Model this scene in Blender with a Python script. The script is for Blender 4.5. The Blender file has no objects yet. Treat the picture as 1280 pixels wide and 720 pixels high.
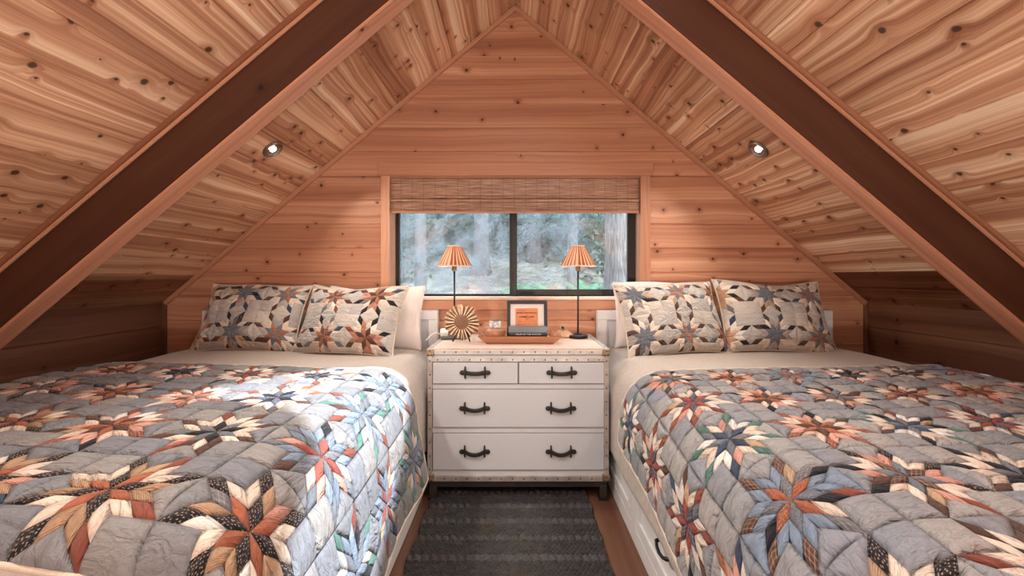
import bpy, bmesh, math, random
from math import sin, cos, pi, sqrt, exp, floor, atan2
from mathutils import Vector, Matrix, Quaternion
random.seed(11)
SC = bpy.context.scene
COL = SC.collection
E = 1.2                 # eye height
F = 540.0               # focal length in px of a 1280 wide frame
CX, CY = 644.0, 346.0   # where the view axis meets the picture
YW = 2.97               # inner face of the gable wall
RZ = 3.063              # ridge height
SL = 0.844              # roof slope
HW = 2.414              # half width between knee walls
EZ = RZ - SL * HW       # eave height
YB = -1.6               # back wall
BW = 0.1656             # board width

def at(px, py, d):
    return Vector(((px - CX) * d / F, d, E - (py - CY) * d / F))

# ------------------------------------------------------------------ objects
def tag(o, label=None, cat=None, group=None, kind=None):
    if label: o['label'] = label
    if cat: o['category'] = cat
    if group: o['group'] = group
    if kind: o['kind'] = kind
    return o

def empty(name, loc=(0, 0, 0), rz=0.0, label=None, cat=None, group=None, kind=None):
    o = bpy.data.objects.new(name, None)
    o.empty_display_size = 0.05
    COL.objects.link(o)
    o.location = loc
    o.rotation_euler = (0, 0, rz)
    return tag(o, label, cat, group, kind)

def copy_tree(o, parent=None):
    c = o.copy()
    COL.objects.link(c)
    if parent is not None:
        c.parent = parent
    for ch in list(o.children):
        copy_tree(ch, c)
    return c

class MB:
    """collects faces with uv, colour and float attributes"""
    def __init__(self):
        self.v = []; self.f = []; self.uv = []; self.mi = []
        self.col = []; self.fl = {}
        self.smooth = []
    def vert(self, p):
        self.v.append((p[0], p[1], p[2])); return len(self.v) - 1
    def face(self, idx, uv=None, mi=0, col=None, sm=False, **fl):
        self.f.append(tuple(idx))
        self.uv.append(uv); self.mi.append(mi); self.col.append(col); self.smooth.append(sm)
        k = len(self.f) - 1
        for n, x in fl.items():
            self.fl.setdefault(n, {})[k] = x
    def poly(self, pts, uv=None, mi=0, sm=False, **fl):
        self.face([self.vert(p) for p in pts], uv, mi, None, sm, **fl)
    def build(self, name, mats, parent=None):
        me = bpy.data.meshes.new(name)
        me.from_pydata(self.v, [], self.f)
        if not isinstance(mats, (list, tuple)): mats = [mats]
        for m in mats: me.materials.append(m)
        me.polygons.foreach_set('material_index', self.mi)
        me.polygons.foreach_set('use_smooth', self.smooth)
        if any(u is not None for u in self.uv):
            lay = me.uv_layers.new(name='UVMap')
            flat = []
            for f, u in zip(self.f, self.uv):
                if u is None: flat.extend([0.0, 0.0] * len(f))
                else:
                    for a in u: flat.extend((a[0], a[1]))
            lay.data.foreach_set('uv', flat)
        if any(c is not None for c in self.col):
            at_ = me.attributes.new('Col', 'FLOAT_COLOR', 'CORNER')
            flat = []
            for f, c in zip(self.f, self.col):
                c = c or (0.5, 0.5, 0.5)
                for _ in f: flat.extend((c[0], c[1], c[2], 1.0))
            at_.data.foreach_set('color', flat)
        for n, d in self.fl.items():
            a = me.attributes.new(n, 'FLOAT', 'FACE')
            a.data.foreach_set('value', [float(d.get(i, 0.0)) for i in range(len(self.f))])
        me.update()
        o = bpy.data.objects.new(name, me)
        COL.objects.link(o)
        if parent is not None: o.parent = parent
        return o

def from_bm(name, bm, mats, parent=None, smooth=False, auto=None):
    me = bpy.data.meshes.new(name)
    bmesh.ops.recalc_face_normals(bm, faces=bm.faces)
    if smooth:
        for f in bm.faces: f.smooth = True
    if auto is not None:
        for e in bm.edges:
            if len(e.link_faces) == 2 and e.calc_face_angle(0) > math.radians(auto): e.smooth = False
    bm.to_mesh(me); bm.free()
    if not isinstance(mats, (list, tuple)): mats = [mats]
    for m in mats: me.materials.append(m)
    o = bpy.data.objects.new(name, me)
    COL.objects.link(o)
    if parent is not None: o.parent = parent
    return o

def grain_uv(bm, axis, seed=0.0):
    """uv in metres, u along the axis"""
    lay = bm.loops.layers.uv.get('UVMap') or bm.loops.layers.uv.new('UVMap')
    for f in bm.faces:
        n = f.normal
        for l in f.loops:
            c = l.vert.co
            o = [c[i] for i in range(3) if i != axis]
            w = [abs(n[i]) for i in range(3) if i != axis]
            v = o[0] if w[0] <= w[1] else o[1]
            l[lay].uv = (c[axis] + seed * 3.7, v + seed * 7.1 + (1.3 if w[0] <= w[1] else 0))

def bm_box(bm, lo, hi, bev=0.0, seg=2):
    lo = Vector(lo); hi = Vector(hi)
    r = bmesh.ops.create_cube(bm, size=1.0)
    for v in r['verts']:
        v.co = Vector([lo[i] + (v.co[i] + 0.5) * (hi[i] - lo[i]) for i in range(3)])
    if bev > 0:
        es = list({e for v in r['verts'] for e in v.link_edges})
        r2 = bmesh.ops.bevel(bm, geom=es, offset=bev, segments=seg, profile=0.6, affect='EDGES', clamp_overlap=True)
    return bm

def box(name, lo, hi, mat, parent=None, bev=0.0, seg=2, grain=None, seed=None):
    bm = bmesh.new()
    bm_box(bm, lo, hi, bev, seg)
    bm.normal_update()
    ax = grain
    if ax is None:
        d = [hi[i] - lo[i] for i in range(3)]; ax = d.index(max(d))
    grain_uv(bm, ax, random.random() * 5 if seed is None else seed)
    return from_bm(name, bm, mat, parent)

def bm_lathe(bm, prof, n=32, center=(0, 0, 0), cap=True, M=None):
    rings = []
    for (r, z) in prof:
        ring = []
        for k in range(n):
            a = 2 * pi * k / n
            p = Vector((r * cos(a), r * sin(a), z))
            if M is not None: p = M @ p
            ring.append(bm.verts.new(p + Vector(center)))
        rings.append(ring)
    for i in range(len(rings) - 1):
        for k in range(n):
            f = bm.faces.new((rings[i][k], rings[i][(k + 1) % n], rings[i + 1][(k + 1) % n], rings[i + 1][k]))
            f.smooth = True
    if cap:
        if prof[0][0] > 1e-5: bm.faces.new(rings[0][::-1])
        if prof[-1][0] > 1e-5: bm.faces.new(rings[-1])
    return rings

def lathe(name, prof, mat, parent=None, n=32, center=(0, 0, 0), cap=True, M=None, auto=35):
    bm = bmesh.new()
    bm_lathe(bm, prof, n, center, cap, M)
    return from_bm(name, bm, mat, parent, auto=auto)

def bm_tube(bm, pts, r, n=8, cap=True):
    pts = [Vector(p) for p in pts]
    rr = r if isinstance(r, (list, tuple)) else [r] * len(pts)
    prev = None; rings = []
    for i, p in enumerate(pts):
        t = (pts[min(i + 1, len(pts) - 1)] - pts[max(i - 1, 0)]).normalized()
        if prev is None:
            a = Vector((0, 0, 1)) if abs(t.z) < 0.9 else Vector((1, 0, 0))
            x = t.cross(a).normalized()
        else:
            x = (prev - t * prev.dot(t)).normalized()
        prev = x
        y = t.cross(x)
        rings.append([bm.verts.new(p + (x * cos(2 * pi * k / n) + y * sin(2 * pi * k / n)) * rr[i]) for k in range(n)])
    for i in range(len(rings) - 1):
        for k in range(n):
            f = bm.faces.new((rings[i][k], rings[i][(k + 1) % n], rings[i + 1][(k + 1) % n], rings[i + 1][k]))
            f.smooth = True
    if cap:
        bm.faces.new(rings[0][::-1]); bm.faces.new(rings[-1])

def tube(name, pts, r, mat, parent=None, n=8):
    bm = bmesh.new(); bm_tube(bm, pts, r, n)
    return from_bm(name, bm, mat, parent)

def bm_prism(bm, poly, y0, y1):
    """poly of (x, z) extruded along y"""
    a = [bm.verts.new((p[0], y0, p[1])) for p in poly]
    b = [bm.verts.new((p[0], y1, p[1])) for p in poly]
    n = len(poly)
    bm.faces.new(a); bm.faces.new(b[::-1])
    for i in range(n):
        bm.faces.new((a[i], b[i], b[(i + 1) % n], a[(i + 1) % n]))

# ---------------------------------------------------------------- materials
class NT:
    def __init__(self, name):
        self.m = bpy.data.materials.new(name)
        self.m.use_nodes = True
        self.t = self.m.node_tree
        self.t.nodes.clear()
        self.out = self.t.nodes.new('ShaderNodeOutputMaterial')
    def n(self, typ, ins=None, **kw):
        nd = self.t.nodes.new(typ)
        for k, v in kw.items(): setattr(nd, k, v)
        for k, v in (ins or {}).items(): self.set(nd, k, v)
        return nd
    def set(self, nd, k, v):
        s = nd.inputs[k]
        if hasattr(v, 'is_output'):
            self.t.links.new(v, s)
        elif isinstance(v, (tuple, list)):
            if s.type == 'RGBA' and len(v) == 3: v = (*v, 1.0)
            s.default_value = v
        else: s.default_value = v
    def math(self, op, a, b=0.0, c=0.0, clamp=False):
        nd = self.n('ShaderNodeMath', {0: a, 1: b, 2: c}, operation=op)
        nd.use_clamp = clamp
        return nd.outputs[0]
    def mix(self, f, a, b, mode='MIX'):
        nd = self.n('ShaderNodeMix', data_type='RGBA', blend_type=mode)
        self.set(nd, 0, f); self.set(nd, 6, a); self.set(nd, 7, b)
        return nd.outputs[2]
    def xyz(self, x, y, z=0.0):
        return self.n('ShaderNodeCombineXYZ', {0: x, 1: y, 2: z}).outputs[0]
    def noise(self, vec, scale=1.0, detail=2.0, rough=0.5, dist=0.0):
        return self.n('ShaderNodeTexNoise', {'Vector': vec, 'Scale': scale, 'Detail': detail, 'Roughness': rough, 'Distortion': dist}).outputs[0]
    def sstep(self, x, a, b):
        nd = self.n('ShaderNodeMapRange', {0: x, 1: a, 2: b, 3: 0.0, 4: 1.0}, interpolation_type='SMOOTHSTEP')
        return nd.outputs[0]
    def lin(self, x, a, b, c, d):
        return self.n('ShaderNodeMapRange', {0: x, 1: a, 2: b, 3: c, 4: d}).outputs[0]
    def ramp(self, x, stops):
        nd = self.n('ShaderNodeValToRGB', {0: x})
        cr = nd.color_ramp
        while len(cr.elements) > 1: cr.elements.remove(cr.elements[-1])
        cr.elements[0].position = stops[0][0]; cr.elements[0].color = (*stops[0][1], 1)
        for p, c in stops[1:]:
            e = cr.elements.new(p); e.color = (*c, 1)
        return nd.outputs[0]
    def bsdf(self, col, rough=0.5, metal=0.0, normal=None, spec=0.5, **kw):
        b = self.n('ShaderNodeBsdfPrincipled', {'Base Color': col, 'Roughness': rough, 'Metallic': metal, 'Specular IOR Level': spec})
        for k, v in kw.items(): self.set(b, k.replace('_', ' '), v)
        if normal is not None: self.set(b, 'Normal', normal)
        return b.outputs[0]
    def bump(self, h, dist=0.001, strength=1.0):
        return self.n('ShaderNodeBump', {'Height': h, 'Distance': dist, 'Strength': strength}).outputs[0]
    def finish(self, sh):
        self.t.links.new(sh, self.out.inputs['Surface'])
        return self.m
    def obj(self):
        return self.n('ShaderNodeTexCoord').outputs['Object']
    def uvc(self):
        return self.n('ShaderNodeTexCoord').outputs['UV']
    def attr(self, name, out='Fac'):
        return self.n('ShaderNodeAttribute', attribute_name=name).outputs[out]

def cedar(name, mul=(1, 1, 1), K=4.5, thr=0.45, rmin=0.006, rmax=0.017, streak=1.0, rough=0.42, tonevar=0.3, contrast=1.0, cream=0.5):
    t = NT(name)
    sep = t.n('ShaderNodeSeparateXYZ', {0: t.uvc()})
    u, v = sep.outputs[0], sep.outputs[1]
    rnd = t.n('ShaderNodeObjectInfo').outputs['Random']
    bid = t.attr('bid')
    s = t.math('ADD', bid, t.math('MULTIPLY', rnd, 0.73))
    us = t.math('ADD', u, t.math('MULTIPLY', s, 97.3))
    vs = t.math('ADD', v, t.math('MULTIPLY', s, 31.7))
    n1 = t.noise(t.xyz(t.math('MULTIPLY', us, 1.1), t.math('MULTIPLY', vs, 3.0)), 1.0, 2.0)
    g = t.math('ADD', vs, t.math('MULTIPLY', t.math('SUBTRACT', n1, 0.5), 0.09))
    vor = t.n('ShaderNodeTexVoronoi', {'Vector': t.xyz(us, vs), 'Scale': K, 'Randomness': 1.0}, voronoi_dimensions='2D')
    dm = t.math('DIVIDE', vor.outputs['Distance'], K)
    cs = t.n('ShaderNodeSeparateColor', {0: vor.outputs['Color']})
    pres = t.math('GREATER_THAN', cs.outputs[0], thr)
    r = t.lin(cs.outputs[1], 0.0, 1.0, rmin, rmax)
    wob = t.noise(t.xyz(t.math('MULTIPLY', us, 60), t.math('MULTIPLY', vs, 60)), 1.0, 1.0)
    dmw = t.math('ADD', dm, t.math('MULTIPLY', t.math('SUBTRACT', wob, 0.5), 0.006))
    q = t.math('DIVIDE', dmw, r)
    hal = t.math('MULTIPLY', pres, t.math('EXPONENT', t.math('MULTIPLY', t.math('POWER', t.math('DIVIDE', q, 2.3), 2.0), -1.0)))
    g2 = t.math('ADD', g, t.math('MULTIPLY', hal, 0.032))
    n2 = t.noise(t.xyz(t.math('MULTIPLY', us, 0.30), t.math('MULTIPLY', g2, 42.0 * streak)), 1.0, 4.0, 0.6)
    n3 = t.noise(t.xyz(t.math('MULTIPLY', us, 0.22), t.math('MULTIPLY', g2, 9.0 * streak), 4.0), 1.0, 2.0)
    val = t.math('ADD', t.math('MULTIPLY', n2, 0.55 * contrast), t.math('MULTIPLY', n3, 0.75 * contrast))
    val = t.math('ADD', val, 0.5 - 0.65 * contrast + (cream - 0.5) * 0.3)
    c = t.ramp(val, [(0.20, (0.26, 0.112, 0.066)), (0.40, (0.43, 0.218, 0.135)), (0.54, (0.56, 0.325, 0.212)), (0.66, (0.69, 0.46, 0.325)), (0.80, (0.82, 0.65, 0.50))])
    fib = t.noise(t.xyz(t.math('MULTIPLY', us, 5.0), t.math('MULTIPLY', vs, 420.0)), 1.0, 1.0)
    c = t.mix(1.0, c, t.n('ShaderNodeCombineColor', {0: t.lin(fib, 0.2, 0.8, 0.9, 1.08), 1: t.lin(fib, 0.2, 0.8, 0.88, 1.08), 2: t.lin(fib, 0.2, 0.8, 0.86, 1.08)}).outputs[0], 'MULTIPLY')
    c = t.mix(t.math('MULTIPLY', hal, 0.55), c, (0.26, 0.095, 0.04))
    km = t.math('MULTIPLY', pres, t.math('SUBTRACT', 1.0, t.sstep(q, 0.55, 1.05)))
    c = t.mix(t.math('MULTIPLY', km, 0.92), c, (0.055, 0.025, 0.014))
    wn = t.n('ShaderNodeTexWhiteNoise', {'W': t.math('MULTIPLY', s, 571.3)}, noise_dimensions='1D').outputs[0]
    k = t.lin(wn, 0, 1, 1 - tonevar, 1 + tonevar * 0.6)
    c = t.mix(1.0, c, t.n('ShaderNodeCombineColor', {0: t.math('POWER', k, 0.8), 1: k, 2: t.math('POWER', k, 1.15)}).outputs[0], 'MULTIPLY')
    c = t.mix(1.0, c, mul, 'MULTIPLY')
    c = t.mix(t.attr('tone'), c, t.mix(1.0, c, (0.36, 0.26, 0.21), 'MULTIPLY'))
    h = t.math('SUBTRACT', t.math('MULTIPLY', n2, 0.5), t.math('MULTIPLY', km, 0.5))
    return t.finish(t.bsdf(c, rough, 0.0, t.bump(h, 0.0015, 0.5), 0.35))

def plain(name, col, rough=0.5, metal=0.0, var=0.12, scale=30.0, bump=0.0, bscale=200.0, spec=0.5, **kw):
    t = NT(name)
    o = t.obj()
    n = t.noise(o, scale, 3.0)
    a = tuple(x * (1 - var) for x in col); b = tuple(min(1.0, x * (1 + var)) for x in col)
    c = t.mix(t.lin(n, 0.3, 0.7, 0, 1), a, b)
    nm = None
    if bump > 0: nm = t.bump(t.noise(o, bscale, 2.0), bump, 0.7)
    return t.finish(t.bsdf(c, rough, metal, nm, spec, **kw))

def linen(name, col, scale=500.0, var=0.16, bump=0.0006, sheen=0.2):
    """woven cloth: crossed threads over slow unevenness"""
    t = NT(name)
    s = t.n('ShaderNodeSeparateXYZ', {0: t.obj()})
    a = t.noise(t.xyz(t.math('MULTIPLY', s.outputs[0], 40), t.math('MULTIPLY', s.outputs[1], scale), t.math('MULTIPLY', s.outputs[2], scale)), 1.0, 1.0)
    b = t.noise(t.xyz(t.math('MULTIPLY', s.outputs[0], scale), t.math('MULTIPLY', s.outputs[1], 40), t.math('MULTIPLY', s.outputs[2], 40)), 1.0, 1.0)
    w = t.math('MULTIPLY', t.math('ADD', a, b), 0.5)
    lo = tuple(x * (1 - var) for x in col); hi = tuple(min(1, x * (1 + var)) for x in col)
    c = t.mix(t.lin(w, 0.35, 0.65, 0, 1), lo, hi)
    wr = t.noise(t.obj(), 7.0, 3.0, 0.5, 0.6)
    h = t.math('ADD', t.math('MULTIPLY', w, 1.0), t.math('MULTIPLY', wr, 9.0))
    return t.finish(t.bsdf(c, 0.92, 0.0, t.bump(h, bump, 0.6), 0.15, Sheen_Weight=sheen))

def quilt_mat(name):
    t = NT(name)
    col = t.attr('Col', 'Color')
    fab = t.attr('fab')
    sep = t.n('ShaderNodeSeparateXYZ', {0: t.uvc()})
    u, v = sep.outputs[0], sep.outputs[1]
    def band(x, per, w):
        return t.math('LESS_THAN', t.math('FRACT', t.math('DIVIDE', x, per)), w)
    lum = t.n('ShaderNodeRGBToBW', {0: col}).outputs[0]
    dark = t.math('LESS_THAN', lum, 0.16)
    sec = t.mix(dark, t.mix(1.0, col, (0.55, 0.30, 0.24), 'MULTIPLY'), (0.55, 0.38, 0.26))
    stripe = band(v, 0.0050, 0.40)
    p1 = band(u, 0.012, 0.25); p2 = band(v, 0.012, 0.25)
    plaid = t.math('MULTIPLY', t.math('ADD', p1, p2), 0.42)
    vo = t.n('ShaderNodeTexVoronoi', {'Vector': t.xyz(u, v), 'Scale': 130.0, 'Randomness': 0.7}, voronoi_dimensions='2D')
    dots = t.math('LESS_THAN', vo.outputs['Distance'], 0.22)
    def is_(k): return t.math('COMPARE', fab, float(k), 0.3)
    f = t.math('ADD', t.math('MULTIPLY', is_(1), stripe), t.math('ADD', t.math('MULTIPLY', is_(2), plaid), t.math('MULTIPLY', is_(3), dots)))
    c = t.mix(t.math('MULTIPLY', f, 0.6), col, sec)
    a = t.noise(t.xyz(t.math('MULTIPLY', u, 60), t.math('MULTIPLY', v, 800)), 1.0, 2.0)
    b = t.noise(t.xyz(t.math('MULTIPLY', u, 800), t.math('MULTIPLY', v, 60)), 1.0, 2.0)
    w = t.math('MULTIPLY', t.math('ADD', a, b), 0.5)
    k = t.lin(w, 0.3, 0.7, 0.8, 1.2)
    c = t.mix(1.0, c, t.n('ShaderNodeCombineColor', {0: k, 1: k, 2: k}).outputs[0], 'MULTIPLY')
    wr = t.noise(t.xyz(t.math('MULTIPLY', u, 0.65), t.math('MULTIPLY', v, 1.5)), 30.0, 3.0, 0.55, 0.8)
    h = t.math('ADD', t.math('MULTIPLY', w, 0.5), t.math('MULTIPLY', wr, 7.0))
    return t.finish(t.bsdf(c, 0.95, 0.0, t.bump(h, 0.0036, 0.9), 0.1, Sheen_Weight=0.1))

M = {}
M['gable'] = cedar('cedar_gable', (0.99, 0.87, 0.82), 5.0, 0.42, 0.006, 0.014, 1.1, 0.4, 0.2, 0.85, 0.42)
M['ceil'] = cedar('cedar_ceiling', (1.02, 0.97, 0.90), 6.6, 0.36, 0.005, 0.017, 1.5, 0.42, 0.25, 1.7, 0.62)
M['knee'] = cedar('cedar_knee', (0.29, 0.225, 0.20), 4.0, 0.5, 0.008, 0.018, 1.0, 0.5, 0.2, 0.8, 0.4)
M['trimwood'] = cedar('cedar_trim', (0.95, 0.82, 0.76), 4.0, 0.72, 0.005, 0.010, 1.2, 0.4, 0.12, 0.5, 0.5)
M['beam'] = cedar('beam_dark', (0.125, 0.073, 0.051), 2.6, 0.75, 0.008, 0.016, 0.9, 0.5, 0.1, 0.6, 0.4)
M['soffit'] = cedar('beam_soffit', (0.84, 0.66, 0.60), 2.2, 0.85, 0.006, 0.012, 1.0, 0.45, 0.1, 0.8, 0.6)
M['moulding'] = cedar('moulding_brown', (0.46, 0.33, 0.27), 2.2, 0.85, 0.006, 0.012, 1.0, 0.45, 0.1, 0.6, 0.5)
M['floor'] = cedar('floor_oak', (0.30, 0.25, 0.235), 3.0, 0.8, 0.006, 0.012, 1.1, 0.35, 0.25, 0.8, 0.4)
M['quilt'] = quilt_mat('quilt_patchwork')
M['coverlet'] = linen('coverlet_linen', (0.45, 0.40, 0.355), 420.0)
M['whitecotton'] = linen('pillow_cotton', (0.74, 0.68, 0.66), 600.0, 0.05, 0.0008)
M['binding'] = linen('binding_cotton', (0.60, 0.52, 0.42), 600.0, 0.1)
M['whitepaint'] = plain('white_paint', (0.70, 0.715, 0.725), 0.4, 0, 0.03, 8)
M['canvas'] = linen('cream_canvas', (0.56, 0.585, 0.61), 900.0, 0.05, 0.0003, 0.0)
M['leathertop'] = plain('cream_leather_top', (0.72, 0.60, 0.52), 0.35, 0, 0.06, 12)
M['metalstrip'] = plain('brushed_strip', (0.52, 0.48, 0.45), 0.42, 0.55, 0.2, 25)
M['naildark'] = plain('dark_nail', (0.06, 0.05, 0.045), 0.4, 0.6, 0.3, 60)
M['brass'] = plain('aged_brass', (0.32, 0.23, 0.15), 0.45, 0.7, 0.3, 60)
M['black'] = plain('black_iron', (0.012, 0.012, 0.013), 0.42, 0.3, 0.2, 40)
M['leather'] = plain('black_leather', (0.018, 0.015, 0.014), 0.45, 0, 0.25, 60, 0.0005, 300)
M['darkwood'] = plain('dark_rail', (0.03, 0.024, 0.02), 0.5, 0, 0.2, 30)
M['gap'] = plain('shadow_gap', (0.10, 0.09, 0.085), 0.8, 0, 0.1, 30)
M['blackframe'] = plain('window_frame_black', (0.011, 0.010, 0.010), 0.4, 0.2, 0.2, 30)
M['jambwhite'] = plain('jamb_liner', (0.72, 0.56, 0.46), 0.5, 0, 0.05, 10)
# ------------------------------------------------------------------ the room
def board(mb, O, U, V, N, v0, v1, s0, s1, e0, e1, bid, tone=0.0, th=0.022, g=0.0035, gd=0.005):
    """one board along U between v0 and v1; starts run s0..s1 and ends e0..e1 from v0 to v1"""
    O = Vector(O); U = Vector(U); V = Vector(V); N = Vector(N)
    g = min(g, (v1 - v0) * 0.3)
    prof = [(v0, -th), (v0, -gd), (v0 + g, 0), (v1 - g, 0), (v1, -gd), (v1, -th)]
    def P(u, v, n): return O + U * u + V * v + N * n
    def S(v): k = (v - v0) / (v1 - v0); return s0 + (s1 - s0) * k
    def T(v): k = (v - v0) / (v1 - v0); return e0 + (e1 - e0) * k
    a = [mb.vert(P(S(v), v, n)) for v, n in prof]
    b = [mb.vert(P(T(v), v, n)) for v, n in prof]
    k = len(prof)
    for i in range(k):
        j = (i + 1) % k
        uv = [(S(prof[i][0]), prof[i][0]), (S(prof[j][0]), prof[j][0]), (T(prof[j][0]), prof[j][0]), (T(prof[i][0]), prof[i][0])]
        mb.face((a[i], a[j], b[j], b[i]), uv, 0, bid=bid, tone=tone)
    mb.face(a[::-1], [(0, 0)] * k, 0, bid=bid, tone=tone)
    mb.face(b, [(0, 0)] * k, 0, bid=bid, tone=tone)

def hwid(z): return min(HW + 0.03, (RZ - z) / SL)
WX0, WX1, WZ0, WZ1 = -0.862, 0.862, 1.057, 1.888   # window opening
rb = random.Random(5)
# gable wall
mb = MB()
zg = 2.2247 - 14 * BW
rows = []
z = zg
while z < RZ - 0.004:
    rows.append((max(z, 0.0), min(z + BW, RZ - 0.003))); z += BW
for (a, b) in rows:
    if b <= 0.01: continue
    cuts = sorted({a, b} | {c for c in (WZ0, WZ1) if a < c < b})
    bid = rb.random()
    for c0, c1 in zip(cuts[:-1], cuts[1:]):
        m = 0.5 * (c0 + c1)
        L0, L1 = hwid(c0), hwid(c1)
        if WZ0 < m < WZ1:
            board(mb, (0, YW, 0), (1, 0, 0), (0, 0, 1), (0, -1, 0), c0, c1, -L0, -L1, WX0, WX0, bid)
            board(mb, (0, YW, 0), (1, 0, 0), (0, 0, 1), (0, -1, 0), c0, c1, WX1, WX1, L0, L1, bid + 0.37)
        else:
            board(mb, (0, YW, 0), (1, 0, 0), (0, 0, 1), (0, -1, 0), c0, c1, -L0, -L1, L0, L1, bid)
# sheathing behind the boards
def slab(mb, pts, dv, mi=0):
    a = [Vector(p) for p in pts]; dv = Vector(dv)
    n = len(a)
    ia = [mb.vert(p) for p in a]; ib = [mb.vert(p + dv) for p in a]
    mb.face(ia, [(p.x, p.z) for p in a], mi); mb.face(ib[::-1], [(p.x, p.z) for p in a[::-1]], mi)
    for i in range(n):
        j = (i + 1) % n
        mb.face((ia[i], ib[i], ib[j], ia[j]), [(0, 0)] * 4, mi)
yo = YW + 0.022
for pts in ([(-2.6, yo, -0.1), (WX0, yo, -0.1), (WX0, yo, 2.35), (-2.6, yo, 0.9)],
            [(WX1, yo, -0.1), (2.6, yo, -0.1), (2.6, yo, 0.9), (WX1, yo, 2.35)],
            [(WX0, yo, -0.1), (WX1, yo, -0.1), (WX1, yo, WZ0), (WX0, yo, WZ0)],
            [(WX0, yo, WZ1), (WX1, yo, WZ1), (WX1, yo, 2.35), (0, yo, RZ + 0.05), (WX0, yo, 2.35)]):
    slab(mb, pts, (0, 0.14, 0))
tag(mb.build('wall_back', M['gable']), kind='structure')

# ceilings
ca = 1 / sqrt(1 + SL * SL); sa = SL * ca
SLEN = HW / ca
SKX = 1.12            # skylight opening added on the right slope to let the sun in
SKY0, SKY1 = -0.35, 1.42
def ceiling(side, off, name, skylight):
    mb = MB()
    O = (0, 0, RZ); U = (0, 1, 0)
    V = (side * ca, 0, -sa); N = (-side * sa, 0, -ca)
    edges = [0.0]
    x = off
    while x < SLEN: edges.append(x); x += BW
    edges.append(SLEN + 0.01)
    if skylight: SKX, SKY0, SKY1 = skylight; sk = SKX / ca
    for i in range(len(edges) - 1):
        a, b = edges[i], edges[i + 1]
        if b - a < 0.004: continue
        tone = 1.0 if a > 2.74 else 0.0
        bid = rb.random()
        cuts = sorted({a, b} | ({sk} if skylight and a < sk < b else set()))
        for c0, c1 in zip(cuts[:-1], cuts[1:]):
            if c1 - c0 < 0.002: continue
            if skylight and c1 <= sk + 1e-6:
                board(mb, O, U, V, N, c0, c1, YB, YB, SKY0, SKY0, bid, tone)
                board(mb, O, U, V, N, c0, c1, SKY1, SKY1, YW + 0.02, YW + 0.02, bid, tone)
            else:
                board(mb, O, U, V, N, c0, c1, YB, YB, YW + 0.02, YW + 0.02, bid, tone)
    Ov, Vv, Nv = Vector(O), Vector(V), Vector(N)
    def R(s0, s1, y0, y1):
        slab(mb, [Ov + Vv * s + Vector((0, y, 0)) - Nv * 0.022 for s, y in ((s0, y0), (s1, y0), (s1, y1), (s0, y1))], -Nv * 0.12)
    if skylight:
        R(-0.13, sk, YB, SKY0); R(-0.13, sk, SKY1, YW + 0.2); R(sk, SLEN + 0.15, YB, YW + 0.2)
    else:
        R(-0.13, SLEN + 0.15, YB, YW + 0.2)
    return tag(mb.build(name, M['ceil']), kind='structure')
ceiling(-1, 0.061, 'ceiling', (0.95, -1.40, -0.25))  # roof opening added out of view to let daylight in
ceiling(1, 0.028, 'ceiling', (SKX, SKY0, SKY1))

# knee walls
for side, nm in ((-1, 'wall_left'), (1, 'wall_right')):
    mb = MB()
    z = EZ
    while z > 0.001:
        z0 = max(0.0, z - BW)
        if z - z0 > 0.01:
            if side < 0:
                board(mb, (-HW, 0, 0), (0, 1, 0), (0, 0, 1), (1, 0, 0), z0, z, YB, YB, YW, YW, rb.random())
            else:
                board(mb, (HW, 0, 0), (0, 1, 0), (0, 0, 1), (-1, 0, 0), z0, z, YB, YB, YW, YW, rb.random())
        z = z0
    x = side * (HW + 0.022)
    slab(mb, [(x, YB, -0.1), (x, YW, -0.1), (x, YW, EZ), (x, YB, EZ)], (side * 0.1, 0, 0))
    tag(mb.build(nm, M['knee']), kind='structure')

# floor
mb = MB()
x = -2.6; 
while x < 2.6:
    y = YB - rb.random() * 1.2
    while y < YW:
        L = 1.1 + rb.random() * 0.7
        y2 = min(y + L, YW + 0.02)
        board(mb, (x, 0, 0), (0, 1, 0), (1, 0, 0), (0, 0, 1), 0, 0.15, max(y, YB), max(y, YB), max(y2, YB + .01), max(y2, YB + .01), rb.random(), 0, 0.02, 0.0015, 0.002)
        y = y2
    x += 0.15
slab(mb, [(-2.6, YB, -0.02), (2.6, YB, -0.02), (2.6, YW, -0.02), (-2.6, YW, -0.02)], (0, 0, -0.15))
tag(mb.build('floor', M['floor']), kind='structure')

# wall behind the camera, with the wide opening of the loft
mb = MB()
ya = YB
slab(mb, [(-2.6, ya, -0.1), (2.6, ya, -0.1), (2.6, ya, 0.87), (0, ya, RZ), (-2.6, ya, 0.87)], (0, -0.12, 0))
tag(mb.build('wall_front', M['gable']), kind='structure')

# skylight panel, added unseen: its two cut-outs shape the sun patches
SUNA, SUNB = 0.60, 0.45
def roof_hit(x, y):
    h = (RZ - 0.752 - SL * x) / (1 + SL * SUNA)
    return (x + SUNA * h, y - SUNB * h)
patch = [(-1.30, 1.60), (-0.98, 1.98), (-0.64, 2.30), (-0.50, 2.12), (-0.36, 1.78), (-0.22, 1.40), (-0.14, 1.05), (-0.13, 0.70), (-0.26, 0.55), (-0.41, 0.86), (-0.55, 1.216), (-0.79, 1.457), (-1.02, 1.53)]
band = [(0.17, 0.50), (0.40, 0.50), (0.40, 1.96), (0.17, 1.96)]
bm = bmesh.new()
def loop(pts):
    vs = [bm.verts.new((x, y, RZ - SL * x)) for x, y in pts]
    for i in range(len(vs)): bm.edges.new((vs[i], vs[(i + 1) % len(vs)]))
loop([(-0.004, SKY0 - .01), (SKX + .004, SKY0 - .01), (SKX + .004, SKY1 + .01), (-0.004, SKY1 + .01)])
loop([roof_hit(*p) for p in patch])
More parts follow.
